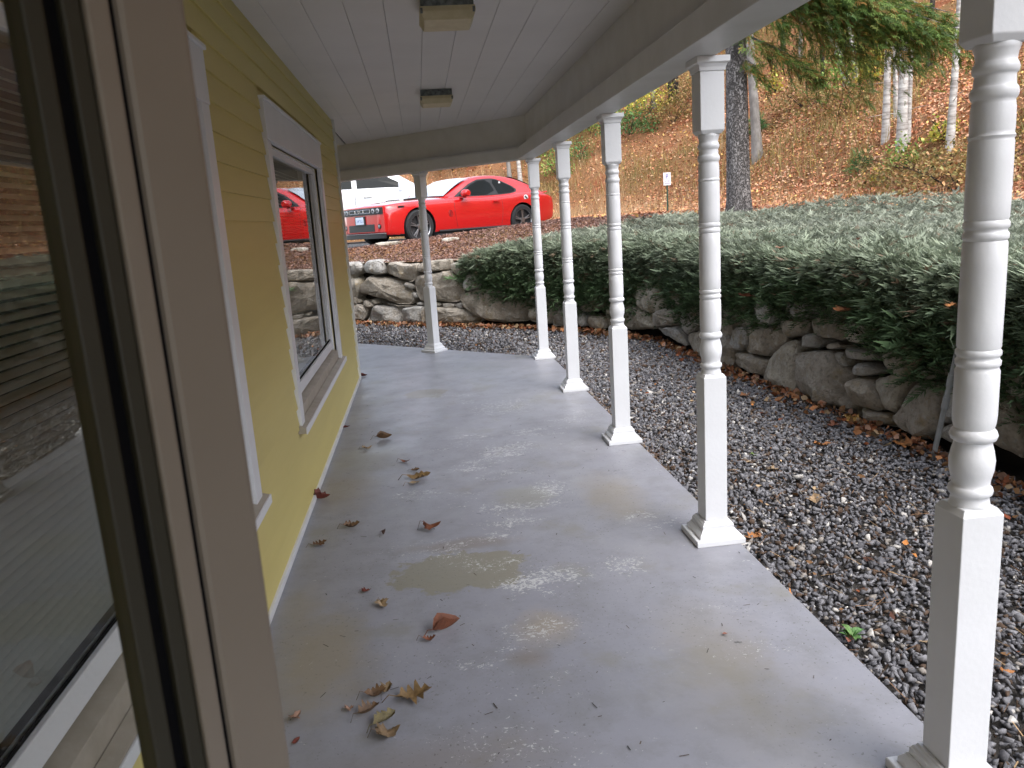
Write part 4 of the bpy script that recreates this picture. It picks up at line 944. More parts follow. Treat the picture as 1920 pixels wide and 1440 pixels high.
# ------------------------------------------------------------------ hillside cover
def on_hill(n, x0, x1, y0, y1, test=None):
    x = rng.uniform(x0, x1, n); y = rng.uniform(y0, y1, n); hd, _ = sdist(HILL, x, y); d, _ = sdist(WALL, x, y); k = (d > .3)
    if test is not None: k &= test(x, y, hd, d)
    x, y = x[k], y[k]; return np.column_stack([x, y, H(x, y)])
LITTER = [(.48, .24, .13), (.54, .31, .18), (.44, .19, .10), (.60, .42, .24), (.37, .17, .09), (.52, .36, .25), (.66, .46, .16), (.31, .16, .095), (.45, .22, .13), (.40, .17, .09)]
def slope_rot(P, flat=.55):
    n = len(P); d = rng.normal(size=(n, 3)); d[:, 2] = d[:, 2]*flat+.25*(d[:, 0]*.6); return rot_to(d, rng.normal(0, .7, n))
def view(x, y):     # inside the wedge the porch looks into (with a margin)
    a = np.arctan2(x-CAM[0], y); return (a > -.35) & (a < .85)
parts = []
for (n, x0, x1, y0, y1, lo, hi) in ((46000, 6, 16, 2, 26, .05, .095), (40000, 8, 30, 2, 40, .06, .11), (22000, -10, 16, 24, 44, .07, .12), (9000, 20, 45, 4, 60, .10, .16), (5000, 4.5, 9.5, 9, 26, .06, .11)):
    P = on_hill(n, x0, x1, y0, y1, lambda x, y, hd, d: ((hd > .1) | ((x > 4.5) & (d > 5.0))) & view(x, y)); n = len(P); P[:, 2] += rng.uniform(.0, .04, n)
    c = palette(n, LITTER, .17); wet = (bumps(P[:, 0]*.5, P[:, 1]*.5)*.5+.5)[:, None]; c = c*(.80+.5*wet)*np.array([1.10, 1.0, .98])
    parts.append(scatter(HQ, HF, P, slope_rot(P), rng.uniform(lo, hi, n), c))
V, Fc, C = merge(parts); tag(newobj('hill_leaf_litter', fast_mesh('hill_leaf_litter', V, Fc, C), M['litter']), 'carpet of orange brown leaves on the wooded slope', kind='stuff')
# dry grass and herbs
BL = np.array([(0, -.012, 0), (0, .012, 0), (.06, .008, .55), (.06, -.008, .55), (.22, 0, 1.0), (.22, 0.001, 1.0)]); BF = np.array([(0, 1, 2, 3), (3, 2, 5, 4)])
def blades(P, h, cols, jit=.25, lean=.5):
    n = len(P); a = rng.uniform(0, 2*math.pi, n); l = rng.normal(0, lean, n); c, s = np.cos(a), np.sin(a); z = np.zeros(n); o = np.ones(n)
    Rm = np.stack([np.stack([c, -s, l*c], 1), np.stack([s, c, l*s], 1), np.stack([z, z, o], 1)], 1)
    return scatter(BL, BF, P, Rm, np.stack([h, np.full(n, 1.0)*h*.9, h], 1)*rng.uniform(.6, 1.3, n)[:, None], palette(n, cols, jit))
STRAW = [(.62, .46, .27), (.52, .36, .20), (.46, .33, .16), (.40, .25, .13)]
OLIVE = [(.24, .22, .06), (.30, .25, .08), (.19, .20, .06), (.36, .27, .09), (.38, .23, .09)]
parts = []
P = on_hill(26000, 5, 22, 3, 34, lambda x, y, hd, d: (hd > -.6) & (hd < 3.2+1.2*bumps(x, y)) & (d > 5.0) & view(x, y) & (bumps(x*1.5, y*1.5) > -.25)); parts.append(blades(P, np.full(len(P), .28), STRAW))
P = on_hill(22000, -8, 12, 24, 36, lambda x, y, hd, d: (hd > -.6) & (hd < 4) & view(x, y) & (bumps(x*1.1, y*1.1) > -.2)); parts.append(blades(P, np.full(len(P), .40), STRAW))
P = on_hill(60000, 5, 34, 8, 44, lambda x, y, hd, d: (hd > 2.0) & view(x, y) & (bumps(x*.42+1, y*.42) > .05)); parts.append(blades(P, np.full(len(P), .55), OLIVE, lean=.9))
V, Fc, C = merge(parts); tag(newobj('dry_grass', fast_mesh('dry_grass', V, Fc, C), M['foliage']), 'straw coloured and olive grass on the slope', kind='stuff')
# mulch chips on the bank behind the stone wall
CH = np.array([(-.5, -.22, 0), (.5, -.16, .05), (.45, .2, .08), (-.45, .18, .02)]); CF = np.array([(0, 1, 2, 3)])
x = rng.uniform(-3, 7.5, 120000); y = rng.uniform(11, 20, 120000); d, sp_ = sdist(WALL, x, y); e = (x-CA[0])*CN[0]+(y-CA[1])*CN[1]; k = (d > .05) & (e < .45) & ((d > hedge_depth(sp_)-.25)); x, y = x[k], y[k]
P = np.column_stack([x, y, H(x, y)+rng.uniform(.0, .025, len(x))])
V, Fc, C = scatter(CH, CF, P, slope_rot(P, .5), rng.uniform(.018, .055, len(P)), palette(len(P), [(.21, .125, .10), (.16, .09, .075), (.25, .15, .12), (.13, .075, .06), (.29, .19, .15), (.26, .13, .085)], .25))
tag(newobj('mulch', fast_mesh('mulch', V, Fc, C), M['litter']), 'reddish brown bark mulch covering the bank', kind='stuff')

# ------------------------------------------------------------------ trees
def crown_leaves(centers, rad, n, cols, size, squash=.7):
    idx = rng.integers(0, len(centers), n); P = np.array(centers)[idx]+rand_dirs(n)*(rad*rng.uniform(.2, 1, n)**.6)[:, None]*np.array([1, 1, squash])
    return scatter(HQ, HF, P, rot_to(rand_dirs(n), rng.uniform(0, 6, n)), rng.uniform(.6, 1.3, n)*size, palette(n, cols, .28))
YEL = [(.60, .46, .07), (.48, .44, .08), (.64, .42, .09), (.36, .38, .08)]; OGR = [(.10, .13, .03), (.16, .17, .04), (.22, .19, .05), (.08, .10, .03)]
def broad_tree(name, lab, base, top_dir, height, r0, bark, cols, crown_from=.5, nl=1200, lsize=.09, limbs=9, group=None, cat='tree', lowtwigs=0):
    t = thing(name, lab, cat, tuple(base), group=group); td = np.array(top_dir, float); td /= np.linalg.norm(td)
    N = 14; pts = []; rad = []; ph = random.uniform(0, 6)
    for i in range(N):
        f = i/(N-1); p = td*height*f+np.array([math.sin(f*5+ph), math.cos(f*4+ph), 0])*r0*.7*f*(1 if i else 0); p[2] -= .15 if i == 0 else 0
        pts.append(p); rad.append(r0*(1.25 if i == 0 else 1.0)*(1-.78*f))
    G().tube(pts, rad, 12).build('trunk', bark, t, smooth=1.2)
    cents = []
    for k in range(limbs+lowtwigs):
        low = k >= limbs; f = random.uniform(.06, crown_from) if low else random.uniform(crown_from*.85, .97); a = random.uniform(0, 6.28); L = height*(.05 if low else .2)*random.uniform(.6, 1.2)*(1.25-f*.6); q = np.array(pts[int(f*(N-1))])
        dr = np.array([math.cos(a), math.sin(a), random.uniform(-.2, .35) if low else random.uniform(.3, .9)]); P_ = [q, q+dr*L*.5+np.array([0, 0, .04*L]), q+dr*L*np.array([1, 1, .8])]
        rr = min(r0*(.14 if low else .32)*(1.1-f), .010 if low else 9); G().tube(P_, [rr, rr*.6, rr*.2], 6).build('limb', bark, t, smooth=1.2)
        if not low: cents += [P_[1], P_[2], (P_[1]+P_[2])/2]
    if nl:
        V, Fc, C = crown_leaves(cents+[pts[-1]], height*.085, nl, cols, lsize); newobj('crown', fast_mesh('crown', V, Fc, C), M['foliage'], t)
    return t
def up_dir(base_px, top_px, base):
    """lean seen in the picture taken as a lean across the view"""
    b = np.array(base); dpt = (b-CAM)@FW; q = at_depth(top_px[0], top_px[1], dpt); v = q-b; v[:2] -= (v[:2]@FW[:2])*FW[:2]*.0; return v
BIRCH = [((1660, 268), (1667, 20), 13, 'birch', 'slim white birch trunk on the slope, leftmost stem of the birch clump'), ((1690, 291), (1697, 30), 19, 'birch', 'thickest pale birch stem of the birch clump'), ((1702, 272), (1712, 40), 9, 'birch', 'thin pale birch stem close behind the thickest clump stem'),
         ((1681, 222), (1677, 40), 9, 'birch', 'thin grey birch stem between the two pale clump stems'), ((1780, 285), (1797, 60), 14, 'birch', 'lone straight white birch beside the nearest turned post'), ((1592, 160), (1548, 30), 13, 'birch', 'white birch leaning strongly, high on the slope'),
         ((1606, 150), (1588, 10), 10, 'birch', 'slightly leaning pale birch behind the strongly leaning one'), ((1543, 172), (1541, 50), 8, 'darkbark', 'thin dark trunk standing before the leaning birches'), ((1421, 300), (1409, 100), 19, 'greybark', 'grey trunk half hidden behind the thick spruce trunk'),
         ((1258, 195), (1250, 60), 9, 'darkbark', 'dark slender trunk of a close pair high on the slope'), ((1268, 192), (1262, 60), 12, 'darkbark', 'dark thicker trunk of a close pair high on the slope'), ((1226, 205), (1222, 60), 8, 'greybark', 'thin grey trunk above the parking sign'),
         ((957, 345), (947, 250), 8, 'greybark', 'thin grey trunk rising behind the red car roof'), ((977, 350), (966, 250), 8, 'birch', 'thin pale trunk rising behind the red car tail'), ((1080, 215), (1075, 100), 9, 'darkbark', 'dark trunk high behind the corner posts'), ((1470, 120), (1464, 0), 9, 'darkbark', 'dark trunk in the shade beyond the spruce boughs'), ((1500, 112), (1503, 0), 7, 'greybark', 'thin grey trunk in the shade beyond the spruce boughs'),
         ((1640, 110), (1637, 0), 9, 'darkbark', 'dark trunk behind the birch clump'), ((1742, 130), (1748, 0), 10, 'darkbark', 'dark trunk in the woods between the clump and the lone birch'), ((1850, 180), (1858, 0), 12, 'greybark', 'grey trunk behind the nearest turned post')]
for i, (b, tp, w, bk, lab) in enumerate(BIRCH):
    base = hit(*b); D = (base-CAM)@FW; r0 = w/F_PX*D/2; v = up_dir(b, tp, base); v = v/np.linalg.norm(v); hgt = random.uniform(11, 15)*(1 if r0 > .07 else .8)
    broad_tree('birch_tree' if bk == 'birch' else 'forest_tree', lab, base, v, hgt, max(r0, .05), M[bk], YEL if bk == 'birch' else OGR, .5, 900, .10, 8, 'trees on the leafy slope', lowtwigs=5 if D < 40 else 2)
# woods further up
wl = {'darkbark': 'dark trunked tree standing deep in the upper woods', 'greybark': 'grey trunked tree standing deep in the upper woods'}
n = 0
while n < 46:
    x = random.uniform(2, 52); y = random.uniform(14, 62); hd = float(sdist(HILL, np.array([x]), np.array([y]))[0][0])
    a = math.atan2(x-CAM[0], y)
    if hd < 15 or a > .75 or a < -.1: continue
    bk = random.choice(['darkbark', 'darkbark', 'greybark']); z = float(H(np.array([x]), np.array([y]))[0])
    broad_tree('forest_tree', wl[bk], (x, y, z), (random.uniform(-.06, .06), random.uniform(-.06, .06), 1), random.uniform(11, 17), random.uniform(.09, .2), M[bk], random.choice([OGR, OGR, YEL]), .32, 1100, .17, 10, 'woods on the upper slope'); n += 1

# the big spruce with its drooping boughs
def needle_sprig(seed=0):
    r = random.Random(seed); vs = []; fs = []; tips = []
    def leafq(p, d, l, w):
        d = d/np.linalg.norm(d); q = np.cross(d, [.1, .2, 1.0]); q /= np.linalg.norm(q); k = len(vs); vs.extend([p-q*w*.4, p+q*w*.4, p+d*l+q*w*.15, p+d*l-q*w*.15]); fs.append((k, k+1, k+2, k+3)); tips.extend([.6, .6, 1.25, 1.25])
    for i in range(11):
        t = i/11; p = np.array([t*.85, 0, -.22*t*t]); s_ = 1 if i % 2 else -1
        leafq(p, np.array([.75, s_*r.uniform(.5, .9)*(1.1-t), r.uniform(-.55, .15)]), r.uniform(.18, .34)*(1.2-.6*t), .07)
    leafq(np.array([0, 0, 0.0]), np.array([1, 0, -.14]), .9, .04)
    return np.array(vs), np.array(fs), np.array(tips)
NS = [needle_sprig(k) for k in range(4)]
def spruce():
    base = at_depth(1386, 386, 14.0); base[2] = float(H(base[:1], base[1:2])[0]); D = (base-CAM)@FW; r0 = 22/F_PX*D
    t = thing('spruce_tree', 'large old spruce with thick scaly trunk rising behind the juniper', 'tree', tuple(base)); hgt = 17
    N = 40; prof = [];
    g = G(); n = 26; vs = []
    for i in range(N):
        f = (i/(N-1))**1.3; z = hgt*f-.2; r = r0*(1-.93*f)*(1+.35*math.exp(-max(z, 0)/.25))
        for k in range(n):
            a = 2*math.pi*k/n; rr = r*(1+.05*noise.noise(Vector((math.cos(a)*2, math.sin(a)*2, z*1.3)))+.03*noise.noise(Vector((math.cos(a)*6, math.sin(a)*6, z*5)))); vs.append((rr*math.cos(a)-.018*z, rr*math.sin(a), z))
    g.add(vs, [(i*n+k, i*n+(k+1) % n, (i+1)*n+(k+1) % n, (i+1)*n+k) for i in range(N-1) for k in range(n)]); g.build('trunk', M['sprucebark'], t, smooth=1.2)
    # knots where limbs were cut, facing the porch
    for (px, py, s_) in ((1371, 223, .075), (1373, 260, .065)):
        q = at_depth(px, py, D-r0*.95)-base; gg = G(); tdir = (CAM-base-q); tdir[2] = 0; tdir /= np.linalg.norm(tdir)
        q = q+tdir*.05; gg.tube([q-tdir*.09, q+tdir*.0, q+tdir*.03, q+tdir*.02], [s_*1.3, s_*1.15, s_*.8, s_*.35], 12); gg.build('knot', M['sprucebark'], t, smooth=1.0)
    parts = []; GREEN = [(.11, .19, .04), (.15, .23, .05), (.085, .155, .04), (.21, .26, .06)]; RUSTY = [(.34, .18, .05), (.27, .17, .05)]
    def bough(z0, az, L, droop, dens, cols, hang=.5):
        q0 = np.array([-.018*z0, 0, z0]); dr = np.array([math.cos(az), math.sin(az), 0]); pts = []
        for i in range(9):
            f = i/8; pts.append(q0+dr*L*f+np.array([0, 0, -droop*L*f**1.4+.10*L*f**4])+np.array([0, 0, .03*math.sin(f*7+z0)]))
        G().tube(pts, [.035*(1-.85*i/8)*(L/3)**.5 for i in range(9)], 6).build('limb', M['sprucebark'], t, smooth=1.2)
        m_ = int(dens*L); f = rng.uniform(.18, 1, m_)**.8; A = np.array(pts); P = np.stack([np.interp(f*8, np.arange(9), A[:, k]) for k in range(3)], 1)
        side = rng.normal(0, 1, m_); T = np.array([-dr[1], dr[0], 0]); W_ = .16*L*(1.1-f)+.08
        P = P+T[None]*(side*W_)[:, None]*.8; P[:, 2] -= np.abs(side)*W_*.35+rng.exponential(hang*.25, m_)
        d = dr[None]*.7+T[None]*side[:, None]*.7+rng.normal(0, .25, (m_, 3)); d[:, 2] -= rng.uniform(.1, 1.0, m_)
        Rm = rot_to(d, rng.normal(0, .6, m_)); sc = rng.uniform(.14, .30, m_); c = palette(m_, cols, .28)
        rust = rng.uniform(size=m_) < .16; c[rust] = palette(int(rust.sum()), RUSTY)
        for q in range(4): parts.append(scatter(NS[q][0], NS[q][1], P[q::4], Rm[q::4], sc[q::4], c[q::4], NS[q][2]))
    az_v = math.atan2(RT[1], RT[0])     # roughly across the porch's view
    back = math.atan2(-FW[1], -FW[0])
    # low boughs seen from the porch: placed from the sprays that hang at these picture points
    for (px, py, dz, depth_off, dens, hang) in ((1440, 150, .55, -.8, 230, .25), (1545, 140, .8, -.5, 200, .3), (1420, 85, .8, -1.2, 170, .35), (1480, 40, .9, -1.0, 230, .45), (1560, 15, 1.0, -.6, 230, .5), (1640, 20, 1.2, -.4, 230, 1.0), (1700, 20, 1.3, -.8, 330, .8), (1735, 70, 1.5, -.6, 330, .8), (1775, 40, 1.5, -1.4, 330, .7), (1745, 10, 1.4, -1.0, 330, .6), (1640, 110, 1.3, .2, 200, 1.0), (1790, 20, 1.4, -1.0, 260, .7), (1850, 60, 1.4, -.8, 200, .8), (1400, 20, .9, -1.2, 200, .4)):
        tip = at_depth(px, py, D+depth_off)-base; L = math.hypot(tip[0], tip[1]); z0 = tip[2]+dz; droop = dz/L+.10
        bough(z0, math.atan2(tip[1], tip[0]), L, droop, dens, GREEN, hang)
    z = 5.2
    while z < hgt-.5:
        L = 3.9*(1-z/hgt)**.8+.3
        for k in range(5): bough(z+random.uniform(-.2, .2), random.uniform(0, 6.28), L*random.uniform(.8, 1.1), .28, 55, GREEN, .5)
        z += .75
    V, Fc, C = merge(parts); newobj('crown', fast_mesh('spruce_crown', V, Fc, C), M['foliage'], t)
spruce()

# ------------------------------------------------------------------ shrubs on the slope
def shrub(px, py, w, h, cols, lab, n=700, lsize=.06, conifer=False):
    if not conifer: w, h, lsize, n = w*1.45, h*1.3, lsize*1.5, int(n*1.25)
    base = hit(px, py); t = thing('shrub', lab, 'shrub', tuple(base), group='bushes on the leafy slope')
    for k in range(7):
        a = random.uniform(0, 6.28); e = np.array([math.cos(a)*w*.35, math.sin(a)*w*.35, h*random.uniform(.6, .95)]); G().tube([(0, 0, -.05), e*.5+np.array([0, 0, .05]), e], [.012, .009, .003], 5).build('stem', M['darkbark'], t)
    d = rand_dirs(n); d[:, 2] = np.abs(d[:, 2]); r = rng.uniform(.25, 1, n)**.5; k = 1+.3*np.sin(d[:, 0]*5+px)*np.cos(d[:, 1]*6)
    P = d*r[:, None]*k[:, None]*np.array([w/2, w/2, h]); P[:, 2] = np.maximum(P[:, 2], .02)
    if conifer: V, Fc, C = scatter(NS[0][0], NS[0][1], P, rot_to(d+rng.normal(0, .3, (n, 3)), rng.uniform(0, 6, n)), rng.uniform(.8, 1.3, n)*lsize*3, palette(n, cols, .25), NS[0][2])
    else: V, Fc, C = scatter(LQ, LF, P, rot_to(rand_dirs(n)), rng.uniform(.7, 1.3, n)*lsize, palette(n, cols, .28))
    newobj('foliage', fast_mesh('foliage', V, Fc, C), M['foliage'], t)
LG = [(.22, .38, .09), (.30, .44, .10), (.38, .45, .11), (.15, .27, .07)]; CG = [(.11, .23, .08), (.14, .28, .09), (.09, .17, .06)]; YG = [(.52, .49, .10), (.64, .52, .09), (.38, .42, .10)]; OV = [(.26, .20, .07), (.33, .23, .09), (.20, .18, .06), (.38, .22, .10)]
for a in ((1605, 165, 1.6, 1.1, LG, 'bright green leafy bush at the foot of the leaning birch', 900, .07), (1650, 150, 1.3, 1.0, YG, 'yellow green bush between the birches', 600, .07), (1632, 90, 1.4, 1.8, YG, 'tall yellow leaved sapling beside the birch clump', 500, .07), (1575, 90, 1.2, 1.6, YG, 'yellow leaved sapling below the leaning birches', 420, .07),
          (1420, 250, .55, .6, CG, 'small young conifer beside the grey trunk', 260, .06, True), (1612, 325, .5, .45, CG, 'small conifer seedling in the dry grass', 220, .05, True), (1692, 318, .6, .5, LG, 'small green bush below the birch clump', 350, .05), (1650, 340, .3, .2, YG, 'tiny yellow plant below the birch clump', 80, .06), (1745, 345, 2.4, .55, OV, 'wide low olive bush at the hill foot', 1400, .05), (1800, 360, 2.0, .6, OV, 'low olive brown bush beside the nearest post', 1000, .05),
          (1455, 175, .5, .8, YG, 'thin yellow green sapling on the orange slope', 160, .07), (1510, 205, 1.8, .7, OV, 'olive brown undergrowth patch beyond the spruce', 900, .06), (1570, 220, 2.0, .7, OV, 'olive brown undergrowth patch below the leaning birches', 900, .06), (1180, 255, 1.8, .9, CG, 'dark green bush behind the second corner post', 1100, .06), (1215, 215, 1.6, 1.0, YG, 'yellow green bush on the slope above the sign', 800, .07), (1262, 230, 1.6, .8, OV, 'olive bush on the slope above the sign', 800, .06), (1110, 250, 1.6, .9, LG, 'green bush behind the corner posts', 900, .06), (1085, 300, .9, .6, CG, 'small green bush low behind the corner posts', 400, .05), (1300, 190, 1.8, .8, OV, 'olive bush close behind the third post', 800, .06),
          (1045, 330, 1.0, .8, LG, 'green bush behind the red car tail', 400, .06), (1010, 300, 1.2, 1.0, CG, 'dark green bush behind the corner post top', 500, .06), (850, 320, 1.4, 1.2, OV, 'olive bush behind the red car roof', 500, .08), (1770, 265, .5, .4, YG, 'small yellow green plant beside the lone birch', 150, .06)):
    shrub(*a)

# ------------------------------------------------------------------ parking sign
def sign():
    b = hit(1252, 399, dmin=20); D = (b-CAM)@FW; t = thing('parking_sign', 'small white parking sign on a thin dark green post at the hill foot', 'sign', tuple(b)); k = D/F_PX
    H1 = 50*k; w = 6.8*k; h = 23*k
    G().box(-.02, .02, -.012, .012, -.2, H1+h*.6).build('post', mat('sign_post', (.02, .055, .03), .6), t)
    pl = G().box(-w, w, -.024, -.016, H1, H1+h).build('plate', mat('sign_white', (.8, .8, .82), .5), t, bevel=.004)
    pm = mat('sign_print', (.12, .10, .35), .6); pr = mat('sign_print_small', (.30, .22, .35), .6)
    g = G(); y0, y1 = -.0265, -.0245; u = w*.16
    z0 = H1+h*.52; g.box(-2*u, -u, y0, y1, z0, z0+h*.34); g.box(-u, 2*u, y0, y1, z0+h*.29, z0+h*.34); g.box(u, 2*u, y0, y1, z0+h*.17, z0+h*.29); g.box(-u, u, y0, y1, z0+h*.13, z0+h*.18); g.build('symbol', pm, pl)
    g = G()
    for zz, sp in ((H1+h*.30, (-.5, -.1, .25, .45)), (H1+h*.13, (-.65, -.35, -.05, .25, .5))):
        for s_ in sp: g.box(w*s_, w*(s_+.2), y0, y1, zz, zz+h*.07)
    g.build('lettering', pr, pl)
    t.rotation_euler = (0, 0, -math.atan2(b[0]-CAM[0], b[1])+.1)
sign()

# ------------------------------------------------------------------ cars
def chaikin(P, n=2):
    P = [np.array(p, float) for p in P]
    for _ in range(n):
        Q = [P[0]]
        for a, b in zip(P[:-1], P[1:]): Q += [a*.75+b*.25, a*.25+b*.75]
        Q.append(P[-1]); P = Q
    return np.array(P)
def smooth_interp(x, xs, ys):
    xs = np.array(xs[::-1] if xs[0] > xs[-1] else xs, float); ys_ = np.array(ys[::-1], float) if len(ys) and ys is not None and XREV[0] else np.array(ys, float)
    return np.interp(x, xs, ys_)
XREV = [False]
def loft(stations, section, nx=60):
    """stations: rows (x, p1, p2, ...); section(params) -> half outline [(y,z)] from bottom centre to top centre"""
    A = np.array(sorted(stations)); xs = np.concatenate([np.linspace(A[0, 0], A[0, 0]+.12, 6)[:-1], np.linspace(A[0, 0]+.12, A[-1, 0]-.12, nx), np.linspace(A[-1, 0]-.12, A[-1, 0], 6)[1:]])
    rows = []
    prm = np.stack([np.interp(xs, A[:, 0], A[:, k]) for k in range(1, A.shape[1])], 1)
    for _ in range(3): prm[1:-1] = (prm[:-2]+2*prm[1:-1]+prm[2:])/4
    for x, p in zip(xs, prm):
        hs = section(p); rows.append([(x, y, z) for y, z in hs]+[(x, -y, z) for y, z in hs[-2:0:-1]])
    n = len(rows[0]); vs = [v for r in rows for v in r]
    fs = [(i*n+k, i*n+(k+1) % n, (i+1)*n+(k+1) % n, (i+1)*n+k) for i in range(len(rows)-1) for k in range(n)]+[tuple(range(n)), tuple((len(rows)-1)*n+k for k in range(n))]
    return vs, fs
def boolean_cut(o, cutters):
    for c in cutters:
        md = o.modifiers.new('cut', 'BOOLEAN'); md.operation = 'DIFFERENCE'; md.solver = 'EXACT'; md.object = c
    dg = bpy.context.evaluated_depsgraph_get(); me = bpy.data.meshes.new_from_object(o.evaluated_get(dg)); o.modifiers.clear(); o.data = me
    for c in cutters: bpy.data.objects.remove(c)
    return me
M['tyre'] = mat('tyre', (.018, .018, .019), .85, bump=.3, bscale=80)
M['rim'] = mat('rim', (.30, .30, .31), .3, metal=.9); M['rimdark'] = mat('rim_dark', (.03, .03, .032), .4)
M['carglass'] = mat('car_glass', (.008, .010, .010), .08, spec=.12); M['carblack'] = mat('car_black', (.012, .012, .013), .45); M['chrome'] = mat('chrome', (.7, .7, .72), .15, metal=1)
M['lens'] = mat('lamp_lens', (.30, .31, .33), .08, spec=.8); M['plate'] = mat('number_plate', (.62, .70, .80), .4); M['ink'] = mat('plate_ink', (.06, .09, .30), .5)
M['windshield'] = mat('windshield', (.40, .42, .44), .02, spec=1.0, coat=1.0)  # pale base colour stands in for the sky mirrored in it
def wheel(parent, x, y, side, r=.36, spokes=5):
    w = bpy.data.objects.new('wheel', None); COL.objects.link(w); w.parent = parent; w.location = (x, y, r)
    s = side
    prof = [(-.11, r*.70), (-.115, r*.90), (-.09, r*.985), (-.04, r), (.04, r), (.09, r*.985), (.115, r*.90), (.11, r*.72), (.08, r*.70)]
    G().lathe([(z*s, q) for z, q in prof], 40, axis='y', cap=False).build('tyre', M['tyre'], w, smooth=.7)
    G().lathe([(.10*s, r*.72), (.085*s, r*.70), (.03*s, r*.66), (.02*s, .02)], 32, axis='y', cap=False).build('rim', M['rimdark'], w, smooth=.7)
    G().lathe([(.104*s, r*.72), (.112*s, r*.715), (.104*s, r*.685)], 40, axis='y', cap=False).build('rim_lip', M['rim'], w, smooth=.7)
    for k in range(spokes):
        for off in (-.11, .11):
            a = 2*math.pi*k/spokes+off+.3; g = G(); d = np.array([math.cos(a), 0, math.sin(a)]); e = np.array([-math.sin(a), 0, math.cos(a)])
            g.obox((0, 0, 0), d, e, (0, 1, 0), (r*.1, r*.69), (-.012, .012), ((.055*s, .088*s) if s > 0 else (-.088, -.055))); g.build('spoke', M['rim'], w, bevel=.004)
    G().lathe([(.05*s, r*.19), (.092*s, r*.17), (.096*s, r*.08), (.096*s, .002)], 20, axis='y', cap=False).build('hub', M['rim'], w, smooth=.7)
def arch_cut(body, axles, r, yin, yout):
    cs = []
    for ax in axles:
        for s in (-1, 1):
            c = G().lathe([(s*yin, r), (s*yout, r)], 40, axis='y', c=(ax, 0, .36)).build('cut', M['carblack']); cs.append(c)
    me = boolean_cut(body, cs); me.materials.clear(); return me
def paint(col, rough=.25): return mat('car_paint', col, rough, coat=1.0, spec=.5)

